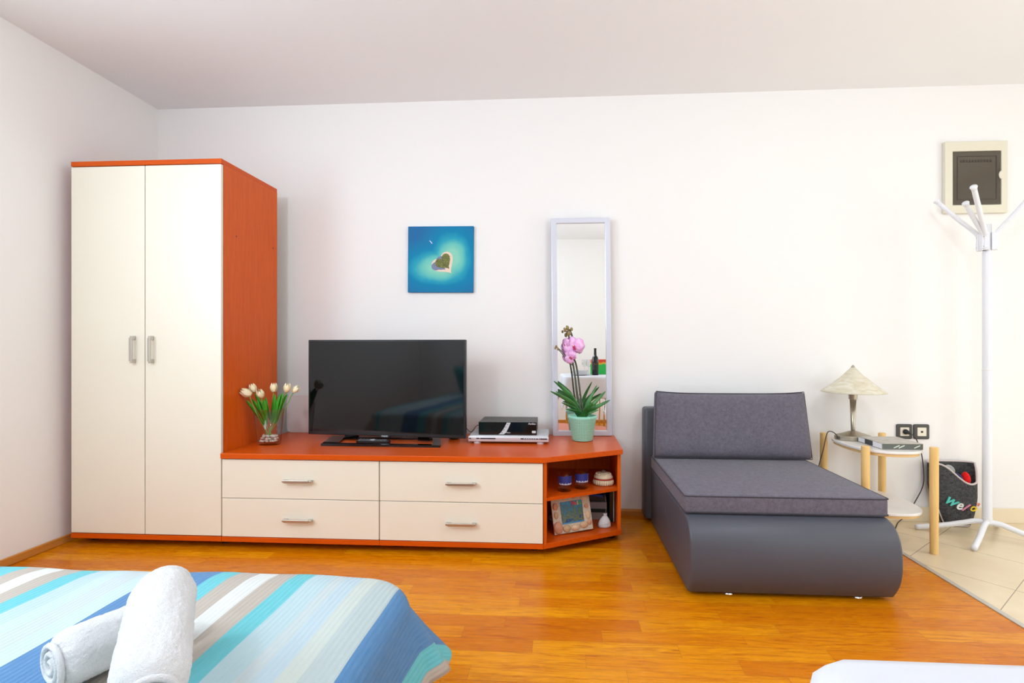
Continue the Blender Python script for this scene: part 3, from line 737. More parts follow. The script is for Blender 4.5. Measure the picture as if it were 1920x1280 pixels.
for k, (x, z, r, sx, sz, cc) in enumerate(((-.088, .040, .026, 1, 1.25, 0), (-.040, .030, .022, 1, .9, 1), (.010, .030, .022, 1.2, .8, 2), (.060, .036, .020, 1.2, .9, 3), (.090, .085, .017, .8, 1.3, 2),
        (.088, .130, .012, 1, 1, 0), (.082, .178, .022, 1.1, .75, 2), (-.092, .150, .017, .9, 1.1, 0), (-.092, .105, .014, .9, 1.3, 1), (-.040, .187, .010, 1.3, .8, 3), (.02, .186, .010, 1.4, .8, 1), (.094, .045, .012, 1, 1.3, 0))):
    bm = bm_(); ball(bm, (0, 0, 0), r, sx, .45, sz, 20, 12)
    for v_ in bm.verts:
        a = math.atan2(v_.co.z, v_.co.x); v_.co.y *= 1+.16*math.cos(a*14)
    bm.transform(Matrix.Translation((x, -.008, z)))
    obj('shell', bm, plain('shell %s' % 'abcdefghijklmn'[k], shc[cc], .45, var=.12), smooth=True, **L)

t = thing('sachet', 'small white cloth sachet with a drawn string on the lower shelf', 'sachet', (.252, 2.85, .0665))
bm = bm_(); rows = []
for z, wx, wy in ((0, .030, .020), (.004, .036, .026), (.020, .035, .024), (.040, .028, .018), (.056, .016, .010), (.064, .006, .006), (.074, .012, .006)):
    rows.append([bm.verts.new((.252+wx*math.cos(a)+.004*(z/.05)*1.0, 2.85+wy*math.sin(a), .0665+z)) for a in [2*PI*k/20 for k in range(20)]])
for a, b in zip(rows, rows[1:]):
    for k in range(20): bm.faces.new((a[k], a[(k+1) % 20], b[(k+1) % 20], b[k]))
bm.faces.new(rows[0][::-1]); bm.faces.new(rows[-1])
obj('cloth_body', bm, plain('printed white cloth', C(216, 214, 212), .8, var=.08), t, smooth=True)
for k in range(7):
    a = -.9+.3*k
    obj('print_mark', tube(bm_(), [(.252+.022*math.sin(a), 2.85-.0250+.004*abs(a), .0665+.014+.004*(k % 2)), (.252+.022*math.sin(a)+.006, 2.85-.0225+.004*abs(a), .0665+.026)], .0008, 5), 'black', t)
obj('string', tube(bm_(), [(.256, 2.842, .130), (.262, 2.848, .16), (.262, 2.86, .205), (.258, 2.87, .24)], .001, 6, 6), plain('string', C(170, 150, 130), .8), t, smooth=True)

o = lathe(bm_(), [(0, 0), (.030, 0), (.042, .012), (.044, .022), (.040, .022), (.030, .008), (0, .007)], (-.020, 2.93, .0665), 28)
o = obj('white_dish', o, plain('off white ceramic', C(206, 198, 186), .35), smooth=True); tag(o, 'small off-white dish half hidden behind the shell frame', 'dish')

def book(name, x0, x1, y0, y1, z0, z1, cov, label, cat='book', rot=0, spine='x'):
    cx, cy = (x0+x1)/2, (y0+y1)/2
    t = thing(name, label, cat, (cx, cy, z0), (0, 0, rot)); w_, d_ = (x1-x0)/2, (y1-y0)/2; h = z1-z0
    L = dict(parent=t, world=False); c = min(.002, h*.15)
    bm = bm_(); box(bm, -w_, w_, -d_, d_, 0, c); box(bm, -w_, w_, -d_, d_, h-c, h)
    if spine == 'x': box(bm, -w_, -w_+c, -d_, d_, c, h-c)
    else: box(bm, -w_, w_, -d_, -d_+c, c, h-c)
    obj('cover', bm, cov, **L)
    if spine == 'x': obj('pages', box(bm_(), -w_+c, w_-.004, -d_+.003, d_-.003, c, h-c), plain('paper', C(222, 214, 200), .8), **L)
    else: obj('pages', box(bm_(), -w_+.003, w_-.003, -d_+c, d_-.004, c, h-c), plain('paper', C(222, 214, 200), .8), **L)
    return t
book('book', .09, .282, 2.97, 3.17, .0662, .108, plain('grey cover', C(168, 162, 158), .5), 'thick pale grey book at the bottom of the shelf stack', spine='y')
book('book', .085, .280, 2.965, 3.165, .1085, .128, plain('dark green cover', C(22, 44, 34), .5), 'dark green book between the two pale ones in the shelf stack', spine='y')
book('book', .092, .278, 2.97, 3.17, .1285, .166, plain('light grey cover', C(158, 156, 160), .5), 'pale grey book under the dark box in the shelf stack', spine='y')
book('game_case', .10, .276, 2.985, 3.165, .1665, .196, plain('black cover', C(22, 20, 26), .4), 'flat black case lying below the blue folder on the stack', 'case', spine='y')
t = thing('folder', 'bright blue folder lying slanted on top of the shelf stack', 'folder', (.19, 3.06, .2060), (R(1), R(4), R(-8)))
obj('cover', prism(bm_(), rrect(-.085, .085, -.10, .09, .01), 0, .014), plain('blue plastic', C(22, 66, 168), .35), t, world=False, bevel=.003)
obj('strap', box(bm_(), -.083, .083, -.012, .012, .0135, .0155), 'black', t, world=False)
t = thing('binder', 'narrow black binder standing upright against the shelf side', 'binder', (.305, 3.0, .0665))
obj('cover', box(bm_(), .290, .319, 2.93, 3.17, .0665, .262), 'black', t, bevel=.002)
obj('edge_strip', box(bm_(), .311, .316, 2.925, 2.931, .070, .258), 'silver', t)

# ------------------------------------------------------------------ fuse box, sockets
t = thing('fuse_box', 'cream wall fuse box with a smoked see-through door', 'fuse box', (2.526, YB, 2.10))
fx0, fx1, fz0, fz1 = 2.346, 2.708, 1.882, 2.318
bm = ring(bm_(), (fx0, fx1, fz0, fz1), (fx0+.046, fx1-.036, fz0+.050, fz1-.060), YB-.028, YB-.001)
cream2 = plain('cream plastic', C(226, 220, 200), .5)
obj('frame', bm, cream2, t, bevel=.004)
obj('back_plate', box(bm_(), fx0+.046, fx1-.036, YB-.008, YB-.001, fz0+.05, fz1-.06), plain('grey back plate', C(150, 140, 128), .6), t)
sm = N('smoked plastic'); sm.set(color=C(92, 82, 68), rough=.06, spec=.6, trans=.25); M['smoke'] = sm.m
dd = obj('door', box(bm_(), fx0+.048, fx1-.038, YB-.024, YB-.018, fz0+.052, fz1-.062), 'smoke', t, bevel=.002)
ic = plain('dark groove', C(58, 50, 42), .4)
bm = bm_(); a0, a1, b0, b1 = fx0+.072, fx1-.062, fz0+.082, fz1-.090
for q in ((a0, a1, b0, b0+.003), (a0, a1, b1-.003, b1), (a0, a0+.003, b0+.003, b1-.003), (a1-.003, a1, b0+.003, b1-.003)): box(bm, q[0], q[1], YB-.0255, YB-.0235, q[2], q[3])
obj('groove', bm, ic, dd)
for k in range(11): obj('breaker_slot', box(bm_(), fx0+.092+k*.017, fx0+.102+k*.017, YB-.0255, YB-.0235, 2.190, 2.205), ic, dd)
obj('latch', (lambda b: (b.transform(Matrix.Translation((fx1-.036, YB-.026, 2.11)) @ Matrix.Rotation(R(90), 4, 'X') @ Matrix.Diagonal((.75, 1.15, 1, 1))), b)[1])(lathe(bm_(), [(.022, 0), (.022, .004), (.018, .006), (0, .006)], seg=24)), cream2, t)

dk = plain('dark grey socket frame', C(72, 70, 68), .35); ivo = plain('ivory insert', C(236, 226, 208), .4)
def socket(cx, kind, label):
    t = thing('wall_socket', label, 'socket', (cx, YB, .549), group='wall sockets')
    bm = prism(bm_(), rrect(-.046, .046, -.046, .046, .010), 0, .010); bm.transform(Matrix.Translation((cx, YB-.0005, .549)) @ FACE)
    obj('frame', bm, dk, t, bevel=.003)
    bm = prism(bm_(), rrect(-.026, .026, -.026, .026, .003), .009, .012); bm.transform(Matrix.Translation((cx, YB-.0005, .549)) @ FACE)
    obj('insert', bm, ivo, t)
    if kind:
        bm = lathe(bm_(), [(.021, .0118), (.021, .014), (.018, .014), (.017, .012)], seg=28); bm.transform(Matrix.Translation((cx, YB, .549)) @ FACE)
        obj('socket_ring', bm, cream2, t)
    else:
        obj('jack', box(bm_(), cx-.006, cx+.006, YB-.0135, YB-.0115, .543, .555), 'black', t)
socket(2.121, True, 'dark framed wall socket with the black plug in it')
socket(2.222, False, 'dark framed wall outlet with one small square jack')
t = thing('power_cord', 'black plug and cord hanging from the wall socket behind the side table', 'cord', (2.12, 3.23, .55))
obj('plug', tube(bm_(), [(2.121, YB-.0125, .549), (2.123, YB-.022, .549), (2.126, YB-.024, .549), (2.140, YB-.040, .541)], [.015, .016, .013, .006], 14), 'black', t, smooth=True)
dcord = plain('dark cord', C(62, 54, 48), .5)
obj('wire', tube(bm_(), [(2.138, 3.222, .542), (2.165, 3.225, .520), (2.195, 3.235, .47), (2.215, 3.235, .39), (2.222, 3.235, .24), (2.176, 3.235, .13), (2.12, 3.235, .04), (2.05, 3.2, .006), (1.97, 3.1, .005), (1.90, 3.04, .006)], .0030, 8, 8), dcord, t, smooth=True)

# ------------------------------------------------------------------ armchair bed
SX0, SX1 = .553, 1.412
t = thing('sofa_bed', 'armless single sofa bed in grey leatherette with dark woven cushions', 'sofa', ((SX0+SX1)/2, 2.7, 0))
fp = smooth_pts([(0, 2.264, .338), (0, 2.222, .322), (0, 2.182, .278), (0, 2.166, .215), (0, 2.166, .14), (0, 2.185, .075), (0, 2.226, .014)], 4)
prof = [(p.y, p.z) for p in fp] + [(3.09, .014), (3.09, .338)]
obj('base', prism_x(bm_(), prof, SX0, SX1), 'leather', t, bevel=.012, seg=3)
obj('mattress', box(bm_(), SX0-.002, SX1+.002, 2.262, 3.088, .339, .425), 'sofa_fabric', t, bevel=.016, seg=4)
pip = plain('dark seam piping', C(66, 62, 70), .8)
for z in (.349, .419):
    obj('piping', tube(bm_(), [(x, y, z) for x, y in rrect(SX0-.003, SX1+.003, 2.261, 3.089, .014, 4)], .0022, 6, 0, True), pip, t, smooth=True)
obj('backrest', box(bm_(), SX0-.036, SX1+.02, 3.10, 3.215, .028, .700), 'leather', t, bevel=.018, seg=4)
def cushion(w_, h_, th, nx=26, nz=16, wob=.004):
    bm = bm_(); F = []; B = []
    for i in range(nx+1):
        fr_, br_ = [], []
        for j in range(nz+1):
            u_ = -1+2*i/nx; v_ = -1+2*j/nz
            u_ = math.copysign(abs(u_)**.8, u_); v_ = math.copysign(abs(v_)**.8, v_)
            e = ((1-abs(u_)**6)*(1-abs(v_)**5)); d = th/2*(.36+.64*max(0, e)**.5)
            x = u_*w_/2*(1-.02*(1-v_*v_)*0); z = v_*h_/2-.012*(1-u_**4)*(.5+.5*v_)*1.0
            wv = wob*(math.sin(u_*9+v_*4)*.5+math.sin(u_*17-v_*7)*.3)*(1-abs(v_)**2*.3)
            fold = -.010*max(0, math.cos((u_-.25)*14+v_*2.5))*max(0, -v_-.55)*2.2
            fr_.append(bm.verts.new((x, -(d+wv+fold), z)))
            br_.append(bm.verts.new((x, d, z)))
        F.append(fr_); B.append(br_)
    for i in range(nx):
        for j in range(nz):
            bm.faces.new((F[i][j], F[i+1][j], F[i+1][j+1], F[i][j+1])); bm.faces.new((B[i][j], B[i][j+1], B[i+1][j+1], B[i+1][j]))
    for i in range(nx):
        bm.faces.new((F[i][0], B[i][0], B[i+1][0], F[i+1][0])); bm.faces.new((F[i][nz], F[i+1][nz], B[i+1][nz], B[i][nz]))
    for j in range(nz):
        bm.faces.new((F[0][j], F[0][j+1], B[0][j+1], B[0][j])); bm.faces.new((F[nx][j], B[nx][j], B[nx][j+1], F[nx][j+1]))
    return bm
t = thing('back_cushion', 'large dark grey woven back cushion standing on the sofa bed mattress', 'cushion', (.995, 2.995, .4255), (R(-9), 0, R(0)))
bm = cushion(.875, .385, .155); bm.transform(Matrix.Translation((0, 0, .193)))
for v_ in bm.verts:
    k = v_.co.z/.385; v_.co.x *= 1.025-.045*k
obj('cushion_body', bm, 'sofa_fabric', t, world=False, smooth=True, subsurf=1)
rim = []
for i_ in range(60):                          # piping along the front edge of the cover
    q = i_/60*4; k = int(q); f = q-k; a_ = (-1+2*f)
    u_, v_ = ((a_, -1), (1, a_), (-a_, 1), (-1, -a_))[k]
    z = v_*.385/2-.012*(1-u_**4)*(.5+.5*v_)+.193; x = u_*.875/2*(1.025-.045*z/.385)
    rim.append((x*.984, -.026, .193+(z-.193)*.992))
obj('piping', tube(bm_(), rim, .0030, 6, 0, True), pip, t, world=False, smooth=True)
for x, y in ((.735, 2.262), (1.275, 2.262), (.735, 3.0), (1.275, 3.0)):
    obj('foot', lathe(bm_(), [(.022, 0), (.024, .003), (.022, .007), (.012, .009), (.012, .014), (0, .014)], (x, y, 0), 20), 'chrome', bpy.data.objects['sofa_bed'], smooth=False)

# ------------------------------------------------------------------ two-tier side table
t = thing('side_table', 'two-tier side table with white tops and round light wooden legs', 'table', (1.772, 2.97, 0))
def sup(cx, cy, a, b, n=2.5, k=48):
    return [(cx+a*math.copysign(abs(math.cos(q))**(2/n), math.cos(q)), cy+b*math.copysign(abs(math.sin(q))**(2/n), math.sin(q))) for q in [2*PI*i/k for i in range(k)]]
wt = plain('white table top', C(240, 236, 232), .25)
for name, z in (('table_top', .516), ('lower_shelf', .196)):
    obj(name, prism(bm_(), sup(1.772, 2.968, .178, .245), z, z+.014), wt, t, bevel=.003)
    ring = sup(1.772, 2.968, .168, .235)
    bm = bm_()
    obj('rail', prism(bm, ring, z-.016, z-.0005), 'pine_flat', t, bevel=.003)
for x, y in ((1.597, 3.165), (1.945, 3.180), (1.605, 2.760), (1.940, 2.748)):
    obj('leg', lathe(bm_(), [(.0165, 0), (.0185, .003), (.0200, .28), (.0200, .549), (.0185, .552), (0, .552)], (x, y, 0), 24), 'pine', t, smooth=False)

# lamp on the table
LX, LY, LZ = 1.712, 3.065, .5305
t = thing('table_lamp', 'small table lamp with a pointed alabaster glass shade and nickel foot', 'lamp', (LX, LY, LZ))
nick = plain('satin nickel', C(176, 166, 148), .32, .9)
obj('foot', lathe(bm_(), [(.098, 0), (.100, .004), (.100, .022), (.096, .026), (.05, .040), (.020, .050), (0, .052)], (LX, LY, LZ), 40, 1, .66), nick, t, smooth=False)
obj('stem', lathe(bm_(), [(.010, .048), (.011, .06), (.017, .235), (0, .235)], (LX, LY, LZ), 24), nick, t, smooth=True)
obj('collar', lathe(bm_(), [(.017, .232), (.022, .236), (.024, .262), (.024, .285), (0, .285)], (LX, LY, LZ), 24), nick, t, smooth=False)
n = N('alabaster glass'); v = n.coord()
f = n.noise(n.mapping(v, (1, 1, 4)), 9, 5, .6, 2.0)
n.set(color=n.ramp(f, [(.3, C(222, 210, 180)), (.55, C(236, 228, 206)), (.75, C(246, 242, 230))]), rough=.25, spec=.5, sub=0.0, trans=.15)
n.b.inputs['IOR'].default_value = 1.2
sh = lathe(bm_(), [(.004, .428), (.055, .372), (.11, .322), (.160, .284), (.168, .276), (.164, .275), (.105, .318), (.052, .366), (.004, .42)], (LX, LY, LZ), 56)
so = obj('shade', sh, n.m, t, smooth=True)
obj('finial', lathe(bm_(), [(.012, .418), (.008, .428), (.003, .434), (0, .435)], (LX, LY, LZ), 16), nick, t, smooth=True)
obj('cord', tube(bm_(), [(1.628, 3.06, LZ+.012), (1.60, 3.055, LZ+.040), (1.565, 3.04, LZ+.05), (1.545, 3.03, LZ+.03), (1.52, 3.02, LZ-.06), (1.50, 3.03, LZ-.16), (1.50, 3.06, LZ-.3), (1.52, 3.12, .03), (1.56, 3.14, .005)], .0028, 8, 8), dcord, t, smooth=True)

# case lying on the table
t = thing('boxed_book', 'flat grey slipcase book with white spine labels on the side table', 'book', (1.806, 2.905, .5305))
gcv = (lambda n: (n.set(color=n.ramp(n.noise(n.mapping(n.coord(), (2, 8, 2)), 6, 4, .6, 1), [(.3, C(150, 142, 132)), (.7, C(196, 186, 172))]), rough=.25, spec=.5), n.m)[1])(N('grey printed cover'))
obj('case', box(bm_(), 1.702, 1.910, 2.782, 2.996, .5305, .5625), gcv, t, bevel=.002)
for y0, y1, c_, zz in ((2.785, 2.860, C(236, 236, 240), .003), (2.935, 2.992, C(228, 230, 236), .005), (2.863, 2.93, C(52, 58, 62), .003)):
    obj('spine_label', box(bm_(), 1.7008, 1.703, y0, y1, .5305+zz, .5625-zz), plain('spine label', c_, .4), t)
dkf = plain('dark grey edge', C(96, 100, 94), .3)
obj('front_edge', box(bm_(), 1.704, 1.908, 2.7805, 2.783, .533, .560), dkf, t)
for x in (1.775, 1.80, 1.878):
    b = box(bm_(), -.016, .016, -.0006, .0006, -.0025, .0025); b.transform(Matrix.Translation((x, 2.7803, .546)) @ Matrix.Rotation(R(-25), 4, 'Y'))
    obj('print_stroke', b, plain('white print', C(214, 220, 206), .4), t)

# ------------------------------------------------------------------ coat stand
t = thing('coat_stand', 'white metal coat stand with branching arms on the tiled floor', 'coat stand', (2.387, 2.98, 0))
PXc, PYc = 2.387, 2.98
obj('pole', lathe(bm_(), [(.0225, .09), (.0225, 1.60), (0, 1.60)], (PXc, PYc, 0), 28), 'white_gloss', t, smooth=False)
obj('pole_upper', lathe(bm_(), [(.020, 1.60), (.020, 1.752), (.018, 1.755), (0, 1.755)], (PXc, PYc, 0), 24), 'white_gloss', t)
for z in (.118, .943): obj('joint_ring', lathe(bm_(), [(.0226, z-.003), (.0238, z), (.0226, z+.003)], (PXc, PYc, 0), 28), 'white_matt', t)
for ex, ey in ((2.085, 3.105), (2.168, 2.790), (2.655, 2.80), (2.60, 3.17)):
    d = Vector((ex-PXc, ey-PYc, 0)); u_ = d.normalized()
    P0 = Vector((PXc, PYc, .098))
    obj('leg', tube(bm_(), [P0-Vector((0, 0, .008)), P0+u_*.05+Vector((0, 0, -.006)), P0+u_*.10+Vector((0, 0, -.022)), P0+d*.6+Vector((0, 0, -.052)), P0+d+Vector((0, 0, -.083))], .0145, 14, 6), 'white_gloss', t, smooth=True)
for ex, ey, ez in ((2.205, 3.10, 1.918), (2.213, 2.90, 1.850), (2.176, 2.80, 1.907), (2.520, 2.84, 1.90)):
    d = Vector((ex-PXc, ey-PYc, 0)); u_ = d.normalized()
    b0 = Vector((PXc, PYc, 1.615))+u_*.036; b1 = Vector((PXc, PYc, 1.690))+u_*.036; e = Vector((ex, ey, ez))
    a_ = obj('arm', tube(bm_(), [b0, b0.lerp(b1, .5), b1, b1.lerp(e, .12)+Vector((0, 0, .006)), b1.lerp(e, .5), e], .0122, 12, 5), 'white_gloss', t, smooth=True)
    dr = (e-b1).normalized(); q = Vector((0, 0, 1)).rotation_difference(dr).to_matrix().to_4x4()
    cp = lathe(bm_(), [(.0108, -.02), (.014, -.004), (.017, .004), (.015, .010), (0, .011)], seg=18); cp.transform(Matrix.Translation(e) @ q)
    obj('end_cap', cp, 'white_gloss', a_, smooth=True)
    br = box(bm_(), -.016, .016, -.010, .024, 1.607, 1.705); ang = math.atan2(u_.y, u_.x)+PI/2
    br2 = bm_(); br.free(); box(br2, -.016, .016, -.045, -.020, 1.607, 1.705); br2.transform(Matrix.Translation((PXc, PYc, 0)) @ Matrix.Rotation(ang, 4, 'Z'))
    bo = obj('bracket', br2, 'white_gloss', t, bevel=.003)
    for zz in (1.628, 1.682):
        sc = lathe(bm_(), [(.003, 0), (.003, .002), (0, .002)], seg=10); sc.transform(Matrix.Translation((PXc, PYc, zz)) @ Matrix.Rotation(ang, 4, 'Z') @ Matrix.Translation((.008, -.045, 0)) @ FACE)
        obj('screw', sc, 'steel', bo)

# ------------------------------------------------------------------ felt bag
BX, BY = 2.358, 3.195
t = thing('felt_basket', 'dark grey felt basket with white trim and coloured lettering on the tiled floor', 'basket', (BX, BY, 0))
def bag_pt(a, f):
    """a: angle round, f: 0 bottom .. 1 rim"""
    ca, sa = math.cos(a), math.sin(a)
    w_ = .068+.062*min(1, f*1.6)**.7; d_ = .030+.018*min(1, f*2)**.6
    x = w_*math.copysign(abs(ca)**.6, ca); y = d_*math.copysign(abs(sa)**.75, sa)
    # rim height: back high, front dips towards the right
    s_ = max(0, -sa); dip = .118*(.5+.5*math.cos(max(-1, min(1, (x/w_-.62)/1.5))*PI))*min(1, s_*2.2)
    top = .372-dip
    return Vector((BX+x+.022*(1-min(1, f*1.5)), BY+y, .003+top*f))
bm = bm_(); rows = []
for j in range(15):
    rows.append([bm.verts.new(bag_pt(2*PI*k/56, j/14)) for k in range(56)])
for a, b in zip(rows, rows[1:]):
    for k in range(56): bm.faces.new((a[k], a[(k+1) % 56], b[(k+1) % 56], b[k]))
bm.faces.new(rows[0][::-1])
obj('felt_body', bm, 'felt', t, smooth=True, solid=.006)
trim = plain('pale grey trim', C(212, 200, 198), .8)
obj('rim_trim', tube(bm_(), [bag_pt(2*PI*k/56, 1) for k in range(56)], .0058, 8, 0, True), trim, t, smooth=True)
for a in (PI*1.0+.18, -.18):
    obj('side_trim', tube(bm_(), [bag_pt(a, j/14)+Vector((0, -.004, 0)) for j in range(15)], .0045, 8), trim, t, smooth=True)
obj('bottom_trim', tube(bm_(), [bag_pt(PI+.18+(PI-.36)*k/20, 0)+Vector((0, -.003, .004)) for k in range(21)], .0045, 8), trim, t, smooth=True)
def on_bag(x, z):
    best = min((bag_pt(R(180+k), f/30) for k in range(5, 176, 3) for f in range(31)), key=lambda p: (p.x-x)**2+(p.z-z)**2)
    return best.y
for s_, x, z, c_, rot, sz in (('w', 2.312, .164, C(86, 196, 182), -30, .092), ('e', 2.358, .136, C(236, 236, 230), -8, .080), ('l', 2.388, .126, C(214, 130, 160), -34, .078),
                              ('c', 2.410, .118, C(70, 52, 74), 0, .04), ('o', 2.438, .122, C(234, 196, 40), -20, .066), ('m', 2.474, .140, C(240, 160, 140), -10, .04)):
    text('letter', s_, plain('letter colour '+s_, c_, .7), t, sz, Matrix.Translation((x, on_bag(x, z)-.008, z)) @ FACE @ Matrix.Rotation(R(rot), 4, 'Z'), ext=.0025, shear=.35, bold=.0012)
def filler(name, x, y, z, r, sx, sy, sz, col, label, cat):
    o = ball(bm_(), (0, 0, 0), r, sx, sy, sz, 24, 14)
    for v_ in o.verts: v_.co *= 1+.05*math.sin(v_.co.x*70)*math.cos(v_.co.z*60)
    o.transform(Matrix.Translation((x, y, z))); o = obj(name, o, fabric(label[:20], col, tuple(min(1, q*1.5) for q in col[:3])+(1,), 200, .3), smooth=True); tag(o, label, cat)
filler('rolled_slipper', 2.362, 3.190, .262, .060, .95, .45, 1.0, C(34, 40, 84), 'navy blue slipper poking out of the felt basket', 'slipper')
filler('rolled_slipper', 2.352, 3.213, .315, .036, 1.0, .4, 1.2, C(150, 150, 148), 'light grey slipper behind the navy one in the felt basket', 'slipper')
filler('rolled_slipper', 2.436, 3.195, .272, .036, .7, .6, 1.35, C(205, 24, 24), 'bright red slipper in the felt basket', 'slipper')

# ------------------------------------------------------------------ bed with striped spread
ZB = .46
BX0, BX1, BY0, BY1 = -2.06, -.425, -.72, 1.33
t = thing('bed', 'low bed under the blue striped bedspread', 'bed', ((BX0+BX1)/2, .3, 0))
obj('bed_base', box(bm_(), BX0+.05, BX1-.05, BY0+.03, BY1-.06, .06, .24), 'white_matt', t, bevel=.01)
obj('mattress', box(bm_(), BX0+.02, BX1-.02, BY0+.02, BY1-.03, .24, ZB-.012), 'linen', t, bevel=.04, seg=4)
obj('headboard', box(bm_(), BX0, BX1, YF+.02, YF+.06, .06, .85), 'orange_x', t, bevel=.01)
for x in (BX0+.1, BX1-.1):
    for y in (BY0+.1, BY1-.13): obj('leg', box(bm_(), x-.025, x+.025, y-.025, y+.025, 0, .06), 'black', t)
# cloth: flat grid of cloth coordinates mapped over the mattress
_k = lambda *c: C(*[q*.90 for q in c])
CO = dict(turq=_k(96, 204, 214), taupe=_k(196, 184, 170), white=_k(236, 238, 234), pale=_k(204, 228, 234), blue=_k(70, 134, 190),
          p2=_k(192, 220, 226), p3=_k(206, 220, 222), cream=_k(212, 222, 214), grey=_k(194, 210, 210), lb=_k(196, 218, 228))
SQ = [(-2.40, 'taupe'), (-2.03, 'turq'), (-1.97, 'pale'), (-1.73, 'blue'), (-1.585, 'turq'), (-1.495, 'taupe'), (-1.442, 'white'), (-1.389, 'taupe'), (-1.336, 'turq'), (-1.283, 'p2'), (-1.237, 'pale'), (-1.19, 'p3'), (-1.13, 'pale'),
      (-1.075, 'blue'), (-.932, 'turq'), (-.879, 'taupe'), (-.819, 'white'), (-.766, 'taupe'), (-.713, 'turq'), (-.660, 'p2'), (-.607, 'p3'), (-.565, 'lb'), (-.53, 'cream'), (-.49, 'grey'),
      (-.418, 'blue'), (-.262, 'turq'), (-.208, 'taupe'), (-.15, 'white'), (-.10, 'taupe'), (-.05, 'turq')]
n = N('striped bedspread'); v = n.coord('UV'); sp = n.new('ShaderNodeSeparateXYZ'); n.link(v, sp.inputs[0])
x0_, x1_ = -2.40, .30
f = n.math('DIVIDE', n.math('SUBTRACT', sp.outputs[0], x0_), x1_-x0_)
nd = n.ramp(f, [((x-x0_)/(x1_-x0_), CO[c]) for x, c in SQ], 'CONSTANT')
fine = n.math('SINE', n.math('MULTIPLY', sp.outputs[0], 2*PI/.0125))
wv = n.math('ADD', n.math('MULTIPLY', fine, .5), n.math('MULTIPLY', n.noise(n.mapping(v, (30, 160, 1)), 3, 3), 1.2))
nd2 = n.mix(n.math('MULTIPLY', n.noise(n.mapping(v, (160, 12, 1)), 2, 3), .10), nd, C(255, 255, 255))
n.set(color=nd2, rough=.85, spec=.15, sheen=.1); n.bump(wv, .28, .003); M['spread'] = n.m
drop = .25; nx_, ny_ = 150, 150
bm = bm_(); uvl = bm.loops.layers.uv.new('UVMap'); G = []; rad = .05
def spread_pt(cx, cy):
    q_ = .10; a0, a1, b0, b1 = BX0+q_, BX1-q_, BY0+q_, BY1-q_
    dx = cx-a1 if cx > a1 else (cx-a0 if cx < a0 else 0); dy = cy-b1 if cy > b1 else (cy-b0 if cy < b0 else 0)
    d = min(math.hypot(dx, dy), drop+q_+.06); d0 = max(1e-9, math.hypot(dx, dy)); bx_ = min(max(cx, a0), a1); by_ = min(max(cy, b0), b1)
    z = ZB-.0085*min(1, max(0, d/q_-.35)/.65)**2+.003*math.sin(cx*7+1)*math.sin(cy*6)+.0015*math.sin(cx*23+cy*17)
    if d < q_: return Vector((cx, cy, z))
    ux, uy = dx/d0, dy/d0; bx_ += ux*q_; by_ += uy*q_; d -= q_
    if d < rad*PI/2: a = d/rad; h = rad*math.sin(a); v_ = rad*(1-math.cos(a))
    else:
        e = d-rad*PI/2; corner = abs(ux*uy)*2
        h = rad+e*(.30+.30*corner)+.012*math.sin((bx_*11 if abs(uy) > .5 else by_*9)+2)*min(1, e/.1)+corner*.02*math.sin(math.atan2(uy, ux)*9)*e/.2
        v_ = rad+e*.90
    return Vector((bx_+ux*h, by_+uy*h, z-v_))
for i in range(nx_+1):
    cx = BX0-drop+(BX1-BX0+2*drop)*i/nx_; col = []
    for j in range(ny_+1):
        cy = BY0-drop*.3+(BY1-BY0+drop*1.3)*j/ny_
        vv = bm.verts.new(spread_pt(cx, cy)); col.append((vv, cx, cy))
    G.append(col)
for i in range(nx_):
    for j in range(ny_):
        q = (G[i][j], G[i+1][j], G[i+1][j+1], G[i][j+1]); f = bm.faces.new([a[0] for a in q])
        for l, a in zip(f.loops, q): l[uvl].uv = (a[1], a[2])
o = obj('bedspread', bm, 'spread', smooth=True, solid=.004); tag(o, 'striped bedspread in blue, turquoise, taupe and white over the bed', 'bedspread')
for x, y, rz, c_, lab, mm in ((-1.62, -.42, 3, 'teal', 'teal pillow leaning on the bed head behind the white one', plain('teal cotton', C(70, 150, 150), .9)), (-.90, -.40, -2, 'white', 'white pillow leaning at the head of the striped bed', M['linen'])):
    t = thing('pillow', lab, 'pillow', (x, y, ZB+.012), (R(-35), 0, R(rz)))
    bm = cushion(.52, .40, .15); bm.transform(Matrix.Translation((0, 0, .22))); obj('pillow_case', bm, mm, t, world=False, smooth=True, subsurf=1)

